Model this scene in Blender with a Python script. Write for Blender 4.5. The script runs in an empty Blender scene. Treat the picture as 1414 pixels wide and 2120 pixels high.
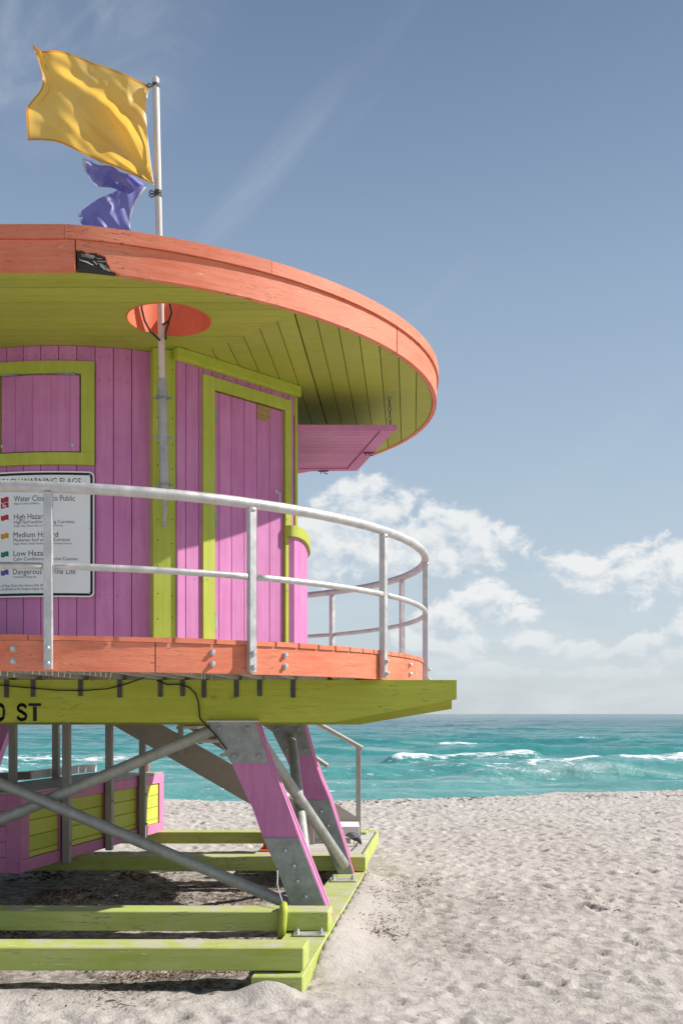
import bpy, math, random
import numpy as np
from mathutils import Vector, Matrix
random.seed(11); rng = np.random.default_rng(5)
R = math.radians
F = 2050.0      # focal length in photo pixels
EYE = 2.0       # camera height above the sand

# ---------------------------------------------------------------- camera, light, exposure
scene = bpy.context.scene
cam_d = bpy.data.cameras.new('camera'); cam = bpy.data.objects.new('camera', cam_d)
scene.collection.objects.link(cam); scene.camera = cam
cam.location = (0, 0, EYE); cam.rotation_euler = (R(90), 0, 0)
cam_d.sensor_fit = 'VERTICAL'; cam_d.sensor_height = 36; cam_d.sensor_width = 24
cam_d.lens = F / 2120 * 36; cam_d.shift_y = (1478 - 1060) / 2120
cam_d.clip_start = 0.05; cam_d.clip_end = 60000
SUN_AZ, SUN_EL = 6.0, 41.0        # azimuth counted from +X towards +Y
sun_dir = Vector((math.cos(R(SUN_AZ)) * math.cos(R(SUN_EL)), math.sin(R(SUN_AZ)) * math.cos(R(SUN_EL)), math.sin(R(SUN_EL))))
sd = bpy.data.lights.new('sun', 'SUN'); sun = bpy.data.objects.new('sun', sd); scene.collection.objects.link(sun)
sd.energy = 5.0; sd.angle = R(0.55); sd.color = (1.0, 0.95, 0.88)
sun.rotation_euler = (-sun_dir).to_track_quat('-Z', 'Y').to_euler(); sun.location = (20, 0, 30)
scene.view_settings.view_transform = 'Standard'; scene.view_settings.look = 'None'
scene.view_settings.exposure = 0.36; scene.view_settings.gamma = 1.0
scene.view_settings.use_curve_mapping = False

# ---------------------------------------------------------------- node helper
class NT:
    def __init__(s, tree): s.t = tree; s.n = tree.nodes; s.l = tree.links
    def node(s, typ, props=None, **ins):
        nd = s.n.new(typ)
        for k, v in (props or {}).items(): setattr(nd, k, v)
        for k, v in ins.items():
            key = int(k[1:]) if (k[0] == 'i' and k[1:].isdigit()) else k.replace('_', ' ')
            s.put(nd.inputs[key], v)
        return nd
    def put(s, sock, v):
        if hasattr(v, 'is_output') or isinstance(v, bpy.types.NodeSocket): s.l.new(v, sock)
        else: sock.default_value = v
    def math(s, op, a, b=None, c=None, clamp=False):
        nd = s.n.new('ShaderNodeMath'); nd.operation = op; nd.use_clamp = clamp
        s.put(nd.inputs[0], a)
        if b is not None: s.put(nd.inputs[1], b)
        if c is not None: s.put(nd.inputs[2], c)
        return nd.outputs[0]
    def vmath(s, op, a, b=None):
        nd = s.n.new('ShaderNodeVectorMath'); nd.operation = op
        s.put(nd.inputs[0], a)
        if b is not None: s.put(nd.inputs[1], b)
        return nd.outputs[0]
    def mix(s, fac, a, b, blend='MIX'):
        nd = s.n.new('ShaderNodeMix'); nd.data_type = 'RGBA'; nd.blend_type = blend
        s.put(nd.inputs[0], fac); s.put(nd.inputs[6], a); s.put(nd.inputs[7], b)
        return nd.outputs[2]
    def noise(s, vec, scale, detail=4, rough=0.55, dist=0.0):
        nd = s.n.new('ShaderNodeTexNoise')
        s.put(nd.inputs['Vector'], vec); nd.inputs['Scale'].default_value = scale
        nd.inputs['Detail'].default_value = detail; nd.inputs['Roughness'].default_value = rough
        nd.inputs['Distortion'].default_value = dist
        return nd.outputs['Fac']
    def rng(s, v, a, b, c=0.0, d=1.0, smooth=False):
        nd = s.n.new('ShaderNodeMapRange'); s.put(nd.inputs['Value'], v)
        if smooth: nd.interpolation_type = 'SMOOTHSTEP'
        nd.inputs['From Min'].default_value = a; nd.inputs['From Max'].default_value = b
        nd.inputs['To Min'].default_value = c; nd.inputs['To Max'].default_value = d
        return nd.outputs['Result']
def c4(c): return (c[0], c[1], c[2], 1.0)

# ---------------------------------------------------------------- world: sky with clouds
w = bpy.data.worlds.new('World'); scene.world = w; w.use_nodes = True
N = NT(w.node_tree); w.node_tree.nodes.clear()
sky = N.node('ShaderNodeTexSky', dict(sky_type='NISHITA', sun_disc=False, sun_elevation=R(SUN_EL), sun_rotation=R(90 - SUN_AZ),
             air_density=1.0, dust_density=1.0, ozone_density=1.2, altitude=0.0))
tc = N.node('ShaderNodeTexCoord'); D = tc.outputs['Generated']
sep = N.node('ShaderNodeSeparateXYZ', Vector=D)
sx, sy, sz = sep.outputs
az = N.math('ARCTAN2', sx, sy); el = N.math('ARCSINE', sz)
def smoothblob(A, El, a0, e0, wa, we):
    da = N.math('DIVIDE', N.math('SUBTRACT', A, a0), wa); de = N.math('DIVIDE', N.math('SUBTRACT', El, e0), we)
    r2 = N.math('ADD', N.math('MULTIPLY', da, da), N.math('MULTIPLY', de, de))
    return N.math('SUBTRACT', 1.0, r2)
BLOBS = [(.015, .202, .040, .030), (.060, .192, .042, .030), (.102, .176, .044, .027), (.148, .164, .038, .022), (.070, .160, .11, .026), (-.020, .168, .040, .034), (-.10, .16, .07, .04),
         (.145, .114, .034, .024), (.172, .102, .032, .020), (.112, .096, .036, .017), (.250, .134, .038, .022), (.290, .137, .042, .027), (.335, .132, .048, .032), (.310, .115, .06, .018), (.352, .090, .042, .028),
         (.125, .068, .022, .013), (.190, .072, .028, .014), (.232, .063, .030, .011), (.292, .070, .022, .014), (.335, .055, .028, .013), (.08, .074, .03, .015), (.265, .040, .05, .007), (.16, .043, .05, .008),
         (.47, .12, .08, .035), (.62, .16, .12, .05), (-.3, .13, .10, .04), (-.55, .14, .16, .05), (-1.3, .17, .25, .07), (1.2, .13, .25, .06), (2.2, .15, .3, .07), (-2.3, .14, .3, .07)]
def cloud_density(A, El):
    vec = N.node('ShaderNodeCombineXYZ', X=N.math('MULTIPLY', A, 1.0), Y=N.math('MULTIPLY', El, 1.35), Z=0.3).outputs[0]
    n1 = N.noise(vec, 21.0, 12, 0.60, 0.35)
    n2 = N.noise(N.vmath('ADD', vec, (3.1, 7.7, 1.3)), 62.0, 8, 0.6, 0.2)
    s = None
    for b in BLOBS:
        v = smoothblob(A, El, *b)
        s = v if s is None else N.math('MAXIMUM', s, v)
    s = N.math('MAXIMUM', s, -3.0)
    d = N.math('ADD', N.math('MULTIPLY', s, 0.30), N.math('MULTIPLY', N.math('SUBTRACT', n1, 0.5), 1.9))
    return N.math('ADD', d, N.math('MULTIPLY', N.math('SUBTRACT', n2, 0.5), 0.55))
d0 = cloud_density(az, el)
d1 = cloud_density(N.math('ADD', az, 0.007), N.math('ADD', el, 0.012))
alpha = N.rng(d0, -0.16, 0.20, 0, 0.95, True)
shade = N.rng(N.math('SUBTRACT', d0, d1), -0.24, 0.22, 0.0, 1.0)
cloud_c = N.mix(shade, c4((5.7, 6.5, 7.3)), c4((8.9, 8.95, 8.9)))
# thin veil of haze cloud near the horizon and faint high wisps
low = N.rng(el, 0.0, 0.17, 1, 0, True)
nv = N.noise(N.node('ShaderNodeCombineXYZ', X=N.math('MULTIPLY', az, 1.0), Y=N.math('MULTIPLY', el, 3.2), Z=1.7).outputs[0], 7.0, 9, 0.6, 0.3)
veil = N.math('MULTIPLY', N.rng(nv, 0.32, 0.72, 0.10, 1.0, True), low)
rotv = N.node('ShaderNodeCombineXYZ', X=N.math('ADD', N.math('MULTIPLY', az, 0.80), N.math('MULTIPLY', el, -0.62)),
              Y=N.math('MULTIPLY', N.math('ADD', N.math('MULTIPLY', az, -0.62), N.math('MULTIPLY', el, 0.80)), -1.0), Z=0.0).outputs[0]
rotv_x = N.math('ADD', N.math('MULTIPLY', az, 0.72), N.math('MULTIPLY', el, 0.69)); rotv_y = N.math('ADD', N.math('MULTIPLY', az, -0.69), N.math('MULTIPLY', el, 0.72))
STRK = (0.72 * -0.075 + 0.69 * 0.50, 0.69 * 0.075 + 0.72 * 0.50, 0.13, 0.020)
wvec = N.vmath('MULTIPLY', rotv, (1.4, 4.2, 1.0))
wn = N.noise(wvec, 3.6, 9, 0.60, 0.8)
wm = N.noise(N.vmath('ADD', N.node('ShaderNodeCombineXYZ', X=az, Y=el, Z=0.0).outputs[0], (4.2, 1.1, 0.0)), 3.4, 3, 0.5)
wisp = N.math('MULTIPLY', N.rng(wn, 0.50, 0.95, 0, 0.22, True), N.rng(wm, 0.42, 0.66, 0, 1, True))
wisp2 = N.math('MULTIPLY', N.rng(smoothblob(az, el, -0.34, 0.64, 0.26, 0.17), 0.0, 1.0, 0, 0.42, True), N.rng(N.noise(N.node('ShaderNodeCombineXYZ', X=az, Y=N.math('MULTIPLY', el, 1.4), Z=4.0).outputs[0], 6.5, 9, 0.62, 0.9), 0.35, 0.70, 0.1, 1, True))
strk = N.math('MULTIPLY', N.rng(smoothblob(rotv_x, rotv_y, *STRK), 0.0, 1.0, 0, 0.20, True), N.rng(N.noise(wvec, 6.0, 9, 0.65, 0.5), 0.35, 0.7, 0.25, 1, True))
wisp2 = N.math('ADD', wisp2, strk)
# measured daylight gradient laid over the physical sky: paler towards the sea, deeper overhead
ramp = N.node('ShaderNodeValToRGB', Fac=N.rng(el, 0.0, 1.2)); rel = ramp.color_ramp.elements
rel[0].position = 0.0; rel[0].color = (0.640, 0.715, 0.770, 1); rel[1].position = 1.0; rel[1].color = (0.060, 0.100, 0.190, 1)
for pos, cc in ((0.10, (0.565, 0.670, 0.755)), (0.20, (0.455, 0.580, 0.710)), (0.32, (0.345, 0.465, 0.630)), (0.44, (0.225, 0.325, 0.490)), (0.52, (0.165, 0.250, 0.400)), (0.75, (0.10, 0.16, 0.28))):
    e_ = rel.new(pos); e_.color = c4(cc)
hsv = N.node('ShaderNodeHueSaturation', Hue=0.5, Saturation=0.85, Value=1.0, Color=sky.outputs[0])
grad = N.mix(1.0, ramp.outputs[0], c4((10.0, 10.0, 10.0)), 'MULTIPLY')
base_sky = N.mix(0.70, hsv.outputs[0], grad)
skyc = N.mix(N.math('MINIMUM', N.math('ADD', wisp, wisp2), 1.0), base_sky, c4((7.2, 7.5, 8.0)))
skyc = N.mix(N.math('MULTIPLY', veil, 0.62), skyc, c4((7.4, 8.05, 8.5)))
skyc = N.mix(N.math('MULTIPLY', N.math('MULTIPLY', alpha, N.rng(el, 0.02, 0.11, 0.10, 1, True)), 0.92), skyc, cloud_c)
bg = N.node('ShaderNodeBackground', Color=skyc, Strength=0.079)
wo = N.node('ShaderNodeOutputWorld', Surface=bg.outputs[0])

# ---------------------------------------------------------------- geometry helpers
def PY(px, py, Y): return Vector(((px - 707) * Y / F, Y, EYE + (1478 - py) * Y / F))
def PH(px, py, H):
    Y = H * F / (1478 - py); return Vector(((px - 707) * Y / F, Y, EYE + H))
COL = scene.collection
def setprops(o, label=None, category=None, group=None, kind=None):
    if label: o['label'] = label
    if category: o['category'] = category
    if group: o['group'] = group
    if kind: o['kind'] = kind
    return o
def thing(name, loc, label, category, group=None):
    o = bpy.data.objects.new(name, None); o.location = loc; o.empty_display_size = 0.3; COL.objects.link(o)
    return setprops(o, label, category, group)
def attach(o, parent):
    if parent is not None:
        o.parent = parent
        # every mesh keeps world coordinates, so only an Empty (or moved part) needs undoing
        W = parent.get('_w'); L = Vector(W) if W is not None else (Vector(parent.location) if parent.type == 'EMPTY' else Vector((0, 0, 0)))
        o.matrix_parent_inverse = Matrix.Translation(-L)
def make(name, verts, faces, mat, parent=None, smooth=False, **kw):
    me = bpy.data.meshes.new(name); me.from_pydata([tuple(v) for v in verts], [], faces); me.validate()
    if isinstance(mat, (list, tuple)):
        for m in mat: me.materials.append(m)
    else: me.materials.append(mat)
    if smooth: me.polygons.foreach_set('use_smooth', [True] * len(me.polygons))
    o = bpy.data.objects.new(name, me); COL.objects.link(o); attach(o, parent)
    return setprops(o, **kw) if kw else o
def inst(name, mesh, loc, rot, parent, scale=(1, 1, 1)):
    o = bpy.data.objects.new(name, mesh); COL.objects.link(o); attach(o, parent)
    o.location = loc; o.rotation_euler = rot; o.scale = scale
    return o
class MB:
    def __init__(s): s.v = []; s.f = []
    def add(s, vs, fs):
        b = len(s.v); s.v += [Vector(p) for p in vs]; s.f += [[i + b for i in f] for f in fs]; return s
    def frame_box(s, o, a, b, c, ch=0.0):
        """box from corner o along vectors a, b, c; ch = chamfer"""
        o, a, b, c = Vector(o), Vector(a), Vector(b), Vector(c)
        if ch <= 0:
            vs = [o, o + a, o + a + b, o + b, o + c, o + a + c, o + a + b + c, o + b + c]
            return s.add(vs, [[0, 3, 2, 1], [4, 5, 6, 7], [0, 1, 5, 4], [1, 2, 6, 5], [2, 3, 7, 6], [3, 0, 4, 7]])
        la, lb, lc = a.length, b.length, c.length; ua, ub, uc = a / la, b / lb, c / lc
        ch = min(ch, la * .45, lb * .45, lc * .45); vs = []; idx = {}
        for i in (0, 1):
            for j in (0, 1):
                for k in (0, 1):
                    base = o + a * i + b * j + c * k; sa, sb, sc_ = (1 - 2 * i) * ch, (1 - 2 * j) * ch, (1 - 2 * k) * ch
                    idx[i, j, k, 0] = len(vs); vs.append(base + ub * sb + uc * sc_)
                    idx[i, j, k, 1] = len(vs); vs.append(base + ua * sa + uc * sc_)
                    idx[i, j, k, 2] = len(vs); vs.append(base + ua * sa + ub * sb)
        fs = []
        for ax in range(3):
            for e in (0, 1):
                q = []
                for (p, r) in ((0, 0), (1, 0), (1, 1), (0, 1)):
                    t = [p, r]; t.insert(ax, e); q.append(idx[t[0], t[1], t[2], ax])
                fs.append(q)
        for ax in range(3):
            o1, o2 = [t for t in range(3) if t != ax]
            for p in (0, 1):
                for r in (0, 1):
                    def key(e, which):
                        t = [0, 0, 0]; t[ax] = e; t[o1] = p; t[o2] = r; return idx[t[0], t[1], t[2], which]
                    fs.append([key(0, o1), key(1, o1), key(1, o2), key(0, o2)])
        for i in (0, 1):
            for j in (0, 1):
                for k in (0, 1): fs.append([idx[i, j, k, 0], idx[i, j, k, 1], idx[i, j, k, 2]])
        return s.add(vs, fs)
    def prism(s, ring, vec):
        vec = Vector(vec); n = len(ring); ring = [Vector(p) for p in ring]
        fs = [list(range(n))[::-1], [i + n for i in range(n)]] + [[i, (i + 1) % n, (i + 1) % n + n, i + n] for i in range(n)]
        return s.add(ring + [p + vec for p in ring], fs)
    def sweep(s, rings, cap=True, closed=False):
        n = len(rings[0]); vs = [p for r in rings for p in r]; fs = []
        m = len(rings)
        for i in range(m if closed else m - 1):
            j = (i + 1) % m
            for k in range(n): fs.append([i * n + k, i * n + (k + 1) % n, j * n + (k + 1) % n, j * n + k])
        if cap and not closed: fs += [list(range(n))[::-1], [(m - 1) * n + k for k in range(n)]]
        return s.add(vs, fs)
    def tube(s, path, r, n=10, closed=False, square=False):
        path = [Vector(p) for p in path]; m = len(path); rings = []; up = None
        rr = r if isinstance(r, (list, tuple)) else [r] * m
        for i, p in enumerate(path):
            a = path[(i - 1) % m] if (i > 0 or closed) else p; b = path[(i + 1) % m] if (i < m - 1 or closed) else p
            t = (b - a).normalized()
            if up is None: up = Vector((0, 0, 1)) if abs(t.z) < .9 else Vector((0, 1, 0))
            x = t.cross(up)
            if x.length < 1e-4: x = t.orthogonal()
            x.normalize(); y = x.cross(t).normalized(); up = y
            rings.append([p + (x * math.cos(2 * math.pi * k / n) + y * math.sin(2 * math.pi * k / n)) * rr[i] for k in range(n)])
        return s.sweep(rings, closed=closed)
    def out(s, name, mat, parent=None, smooth=False, **kw):
        o = make(name, s.v, s.f, mat, parent, smooth, **kw); fixn(o); return o
def fixn(o):
    import bmesh
    bm = bmesh.new(); bm.from_mesh(o.data); bmesh.ops.recalc_face_normals(bm, faces=bm.faces); bm.to_mesh(o.data); bm.free()
def autosmooth(o, ang=40):
    me = o.data; me.polygons.foreach_set('use_smooth', [True] * len(me.polygons))
    try: me.set_sharp_from_angle(angle=R(ang))
    except Exception: pass
    return o

# ---------------------------------------------------------------- materials
MATS = {}
def newmat(name):
    m = bpy.data.materials.new(name); m.use_nodes = True; m.node_tree.nodes.clear(); n = NT(m.node_tree)
    out = n.node('ShaderNodeOutputMaterial'); p = n.node('ShaderNodeBsdfPrincipled'); n.l.new(p.outputs[0], out.inputs['Surface'])
    MATS[name] = m; return m, n, p
def painted(name, col, fade, grain=(1, 1, 1), rough=0.55, dirt=0.35, chips=0.0, wood=(0.33, 0.27, 0.21), bump=0.25, checks=0.0, dust=0.0):
    """weathered paint on wood: faded patches, grain, dirt specks and (optionally) bare chips"""
    m, n, p = newmat(name)
    tc = n.node('ShaderNodeTexCoord'); P = tc.outputs['Object']
    oi = n.node('ShaderNodeObjectInfo').outputs['Random']
    G = n.vmath('MULTIPLY', P, grain)
    off = n.vmath('ADD', G, n.node('ShaderNodeCombineXYZ', X=n.math('MULTIPLY', oi, 7.0), Y=n.math('MULTIPLY', oi, 3.0), Z=0.0).outputs[0])
    n1 = n.noise(P, 2.3, 5, 0.6); n2 = n.noise(off, 26.0, 6, 0.65); n3 = n.noise(P, 45.0, 4, 0.7)
    n4 = n.noise(off, 8.0, 5, 0.6)
    base = n.mix(n.rng(n1, 0.3, 0.72), c4(col), c4(fade))
    base = n.mix(n.math('MULTIPLY', n.rng(n4, 0.42, 0.70), 0.45), base, c4([min(1, c * 1.12 + .02) for c in fade]))
    v = n.rng(oi, 0, 1, 0.92, 1.06)
    base = n.mix(1.0, base, n.node('ShaderNodeCombineColor', Red=v, Green=v, Blue=v).outputs[0], 'MULTIPLY')
    dark = n.math('MAXIMUM', n.rng(n2, 0.56, 0.78, 0.0, dirt, True), n.math('MULTIPLY', n.rng(n.noise(P, 3.1, 7, 0.72, 0.6), 0.56, 0.72, 0, 0.55, True), dirt))
    base = n.mix(dark, base, c4([c * 0.45 for c in col]))
    specks = n.rng(n3, 0.70, 0.76, 0.0, 0.55, True)
    base = n.mix(n.math('MULTIPLY', specks, dirt), base, c4((0.06, 0.05, 0.04)))
    lines = n.noise(n.vmath('MULTIPLY', off, (1.0, 1.0, 1.0)), 9.0, 3, 0.5, 0.2)
    chk = n.math('MULTIPLY', n.rng(n.math('ABSOLUTE', n.math('SUBTRACT', lines, 0.47)), 0.002, 0.014, 1, 0, True), n.rng(n1, 0.46, 0.62, 0, checks, True))
    base = n.mix(chk, base, c4([c * 0.22 for c in col]))
    if chips > 0:
        n5 = n.noise(off, 6.5, 10, 0.74)
        ch = n.rng(n5, 0.70 - chips, 0.72 - chips, 0, 1, True)
        base = n.mix(ch, base, n.mix(n2, c4(wood), c4([c * 1.9 for c in wood])))
    if dust > 0:
        nz = n.node('ShaderNodeSeparateXYZ', Vector=n.node('ShaderNodeNewGeometry').outputs['Normal']).outputs[2]
        dz = n.math('MULTIPLY', n.rng(nz, .5, .9), n.rng(n.noise(P, 4.2, 9, 0.72, 0.4), .44, .62, 0, dust, True))
        base = n.mix(dz, base, c4((0.50, 0.455, 0.41)))
    n.put(p.inputs['Base Color'], base)
    n.put(p.inputs['Roughness'], n.rng(n4, 0.2, 0.8, rough - 0.08, rough + 0.14))
    p.inputs['Specular IOR Level'].default_value = 0.35
    b = n.node('ShaderNodeBump', Strength=bump, Distance=0.004, Height=n.math('ADD', n2, n.math('MULTIPLY', n4, 0.6)))
    n.l.new(b.outputs[0], p.inputs['Normal'])
    return m
VG = (2.6, 2.6, 0.22)   # grain runs up
HG = (0.2, 2.6, 2.6)   # grain runs along X
pink = painted('pink_paint', (0.49, 0.150, 0.365), (0.58, 0.225, 0.44), VG, rough=0.5, dirt=0.25)
pink_h = painted('pink_paint_across', (0.53, 0.17, 0.355), (0.62, 0.25, 0.43), (4, 4, 4), dirt=0.4, chips=0.01)
lime = painted('lime_paint', (0.36, 0.41, 0.040), (0.44, 0.48, 0.075), VG, dirt=0.35)
lime_h = painted('lime_paint_beam', (0.39, 0.44, 0.036), (0.46, 0.50, 0.065), HG, dirt=0.6, chips=0.02, wood=(.4, .4, .2), checks=0.6, bump=0.4)
lime_base = painted('lime_paint_base', (0.38, 0.46, 0.06), (0.49, 0.54, 0.19), HG, dirt=0.6, chips=0.06, wood=(.46, .45, .33), checks=0.8, bump=0.5, dust=0.85)
lime_soffit = painted('lime_paint_soffit', (0.345, 0.385, 0.04), (0.42, 0.43, 0.07), HG, dirt=0.6, checks=0.3)
orange = painted('orange_paint', (0.68, 0.165, 0.080), (0.77, 0.27, 0.16), (0.35, 0.35, 3.6), dirt=0.75, checks=0.9, chips=0.035, wood=(0.5, .3, .2), bump=0.5)
orange_in = painted('orange_paint_lining', (0.60, 0.125, 0.055), (0.68, 0.17, 0.08), (3, 3, 3), dirt=0.2)
grey_wood = painted('whitewashed_wood', (0.40, 0.38, 0.34), (0.50, 0.48, 0.44), (4, .6, 4), dirt=0.5)
taupe = painted('grey_stained_wood', (0.36, 0.305, 0.265), (0.42, 0.37, 0.33), (1, 1, 4), dirt=0.3)
post_wood = painted('grey_post_wood', (0.30, 0.29, 0.27), (0.38, 0.37, 0.35), VG, dirt=0.35)
deck_wood = painted('weathered_planks', (0.42, 0.40, 0.36), (0.56, 0.54, 0.49), HG, dirt=0.5, dust=0.5)
brown_wood = painted('rough_lumber', (0.20, 0.17, 0.13), (0.30, 0.25, 0.19), HG, dirt=0.5)
white_paint = painted('white_paint', (0.72, 0.71, 0.70), (0.80, 0.79, 0.78), HG, dirt=0.3)
rot_wood = painted('rotten_wood', (0.018, 0.015, 0.013), (0.07, 0.06, 0.05), (.6, .6, 12), dirt=0.9, bump=1.0)
def metal(name, col, fade, rough, metallic, spots=0.4):
    m, n, p = newmat(name); P = n.node('ShaderNodeTexCoord').outputs['Object']
    a = n.noise(P, 9.0, 6, 0.65); b = n.noise(P, 70.0, 4, 0.7)
    base = n.mix(n.rng(a, 0.34, 0.68), c4(col), c4(fade))
    base = n.mix(n.rng(b, 0.62, 0.8, 0, spots), base, c4([c * 0.45 for c in col]))
    n.put(p.inputs['Base Color'], base); n.put(p.inputs['Roughness'], n.rng(a, 0.3, 0.7, rough, rough + 0.18)); p.inputs['Metallic'].default_value = metallic
    bp = n.node('ShaderNodeBump', Strength=0.15, Distance=0.003, Height=b); n.l.new(bp.outputs[0], p.inputs['Normal'])
    return m
galv = metal('galvanised_steel', (0.22, 0.24, 0.24), (0.38, 0.40, 0.40), 0.45, 0.45)
galv_pipe = metal('galvanised_pipe', (0.30, 0.31, 0.30), (0.44, 0.45, 0.44), 0.48, 0.35)
alu = metal('brushed_aluminium', (0.48, 0.475, 0.47), (0.66, 0.65, 0.64), 0.40, 0.55, 0.4)
dark_steel = metal('dark_steel_strap', (0.06, 0.065, 0.07), (0.13, 0.135, 0.14), 0.55, 0.4)
bolt_m = metal('zinc_bolt', (0.45, 0.46, 0.47), (0.62, 0.62, 0.62), 0.35, 0.8)
rail_wood = metal('dull_grey_tube', (0.36, 0.33, 0.31), (0.46, 0.43, 0.41), 0.5, 0.3)
lime_bounce = painted('lime_panel_bounce_lit', (0.50, 0.56, 0.06), (0.56, 0.60, 0.10), VG, dirt=0.3)  # lime raised in colour to stand in for bounce light under the deck
pole_m = painted('pole_paint', (0.56, 0.50, 0.45), (0.66, 0.61, 0.57), (6, 6, 1), dirt=0.7, chips=0.03, wood=(.35, .3, .27))
def plain(name, col, rough=0.6, spec=0.3, var=0.2, scale=12.0, metallic=0.0):
    m, n, p = newmat(name); P = n.node('ShaderNodeTexCoord').outputs['Object']
    a = n.noise(P, scale, 5, 0.6)
    n.put(p.inputs['Base Color'], n.mix(n.rng(a, 0.3, 0.7), c4([c * (1 - var) for c in col]), c4([min(1, c * (1 + var)) for c in col])))
    p.inputs['Roughness'].default_value = rough; p.inputs['Specular IOR Level'].default_value = spec; p.inputs['Metallic'].default_value = metallic
    return m
gap_m = plain('dark_gap', (0.10, 0.035, 0.07), 0.9)
gap_g = plain('dark_gap_green', (0.05, 0.05, 0.01), 0.9)
black_m = plain('black_ink', (0.012, 0.014, 0.016), 0.5, 0.3, 0.1)
cable_m = plain('black_cable', (0.03, 0.03, 0.028), 0.6)
sign_m = plain('sign_white', (0.80, 0.82, 0.84), 0.4, 0.5, 0.03, 4)
roof_m = plain('roofing_felt', (0.30, 0.29, 0.28), 0.9)
patch_m = plain('bare_plywood_patch', (0.36, 0.24, 0.10), 0.8, 0.2, 0.35, 40)
rope_m = plain('frayed_rope', (0.42, 0.40, 0.38), 0.9, 0.1, 0.4, 60)
red_m = plain('print_red', (0.45, 0.03, 0.05), 0.5); orangeprint_m = plain('print_orange', (0.62, 0.26, 0.02), 0.5)
greenprint_m = plain('print_green', (0.01, 0.22, 0.10), 0.5); purpleprint_m = plain('print_purple', (0.12, 0.09, 0.32), 0.5)
cone_m = plain('cone_orange', (0.75, 0.13, 0.03), 0.5)
skin_m = plain('skin', (0.42, 0.20, 0.13), 0.55, 0.3, 0.1); hair_m = plain('dark_hair', (0.02, 0.015, 0.012), 0.6)
swim_m = plain('dark_swimwear', (0.03, 0.03, 0.05), 0.7)
pigeon_m = plain('pigeon_feathers', (0.055, 0.06, 0.075), 0.6, 0.4, 0.5, 30); pigeon_l = plain('pigeon_light_feathers', (0.20, 0.21, 0.24), 0.6); pleg_m = plain('pigeon_legs', (0.45, 0.12, 0.10), 0.6)
debris_m = plain('dry_seaweed', (0.115, 0.075, 0.05), 0.9, 0.1, 0.6, 3); debris_l = plain('pale_twigs', (0.30, 0.22, 0.16), 0.9, 0.1, 0.5, 3)
def cloth(name, col, deep, trans):
    m, n, p = newmat(name); P = n.node('ShaderNodeTexCoord').outputs['Object']
    a = n.noise(P, 4.0, 4, 0.5); fine = n.noise(P, 320.0, 2, 0.5)
    col_ = n.mix(n.rng(a, .3, .7), c4(deep), c4(col)); n.put(p.inputs['Base Color'], col_)
    p.inputs['Roughness'].default_value = 0.42; p.inputs['Specular IOR Level'].default_value = 0.45; p.inputs['Sheen Weight'].default_value = 0.25
    bp = n.node('ShaderNodeBump', Strength=0.2, Distance=0.002, Height=fine); n.l.new(bp.outputs[0], p.inputs['Normal'])
    t = n.node('ShaderNodeBsdfTranslucent', Color=c4(trans)); mx = n.node('ShaderNodeMixShader', Fac=0.48)
    n.l.new(p.outputs[0], mx.inputs[1]); n.l.new(t.outputs[0], mx.inputs[2])
    out = [x for x in n.n if x.type == 'OUTPUT_MATERIAL'][0]; n.l.new(mx.outputs[0], out.inputs['Surface'])
    return m
yellow_c = cloth('yellow_nylon', (0.86, 0.61, 0.20), (0.84, 0.52, 0.11), (0.95, 0.58, 0.10))
yellow_h = cloth('orange_yellow_hem', (0.78, 0.36, 0.03), (0.70, 0.30, 0.02), (0.7, 0.3, 0.02))
purple_c = cloth('purple_nylon', (0.10, 0.10, 0.36), (0.065, 0.06, 0.25), (0.38, 0.36, 0.78))
white_c = cloth('white_heading_tape', (0.7, 0.7, 0.7), (0.62, 0.62, 0.62), (0.7, 0.7, 0.7))

# sand
sand_m, n, p = newmat('beach_sand')
P = n.node('ShaderNodeTexCoord').outputs['Object']
a = n.noise(P, 0.45, 6, 0.62); b = n.noise(P, 5.5, 8, 0.68); g = n.noise(P, 210.0, 3, 0.7); mdl = n.noise(P, 38.0, 5, 0.7)
sc_ = n.mix(n.rng(a, .32, .70), c4((0.48, 0.44, 0.40)), c4((0.56, 0.52, 0.485)))
sc_ = n.mix(n.math('MULTIPLY', n.rng(b, .48, .72), 0.30), sc_, c4((0.35, 0.31, 0.28)))
sc_ = n.mix(n.rng(g, .60, .72, 0, 0.35), sc_, c4((0.20, 0.165, 0.135)))
sc_ = n.mix(n.rng(mdl, .69, .73, 0, 0.5, True), sc_, c4((0.13, 0.095, 0.07)))
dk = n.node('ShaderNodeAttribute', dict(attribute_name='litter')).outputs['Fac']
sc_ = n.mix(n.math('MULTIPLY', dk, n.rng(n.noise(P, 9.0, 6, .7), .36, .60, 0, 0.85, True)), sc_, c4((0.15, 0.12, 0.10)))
n.put(p.inputs['Base Color'], sc_); p.inputs['Roughness'].default_value = 0.95; p.inputs['Specular IOR Level'].default_value = 0.1
hh = n.math('ADD', n.math('MULTIPLY', b, 1.0), n.math('ADD', n.math('MULTIPLY', mdl, 0.35), n.math('MULTIPLY', g, 0.08)))
bp = n.node('ShaderNodeBump', Strength=0.9, Distance=0.045, Height=hh); n.l.new(bp.outputs[0], p.inputs['Normal'])

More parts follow.
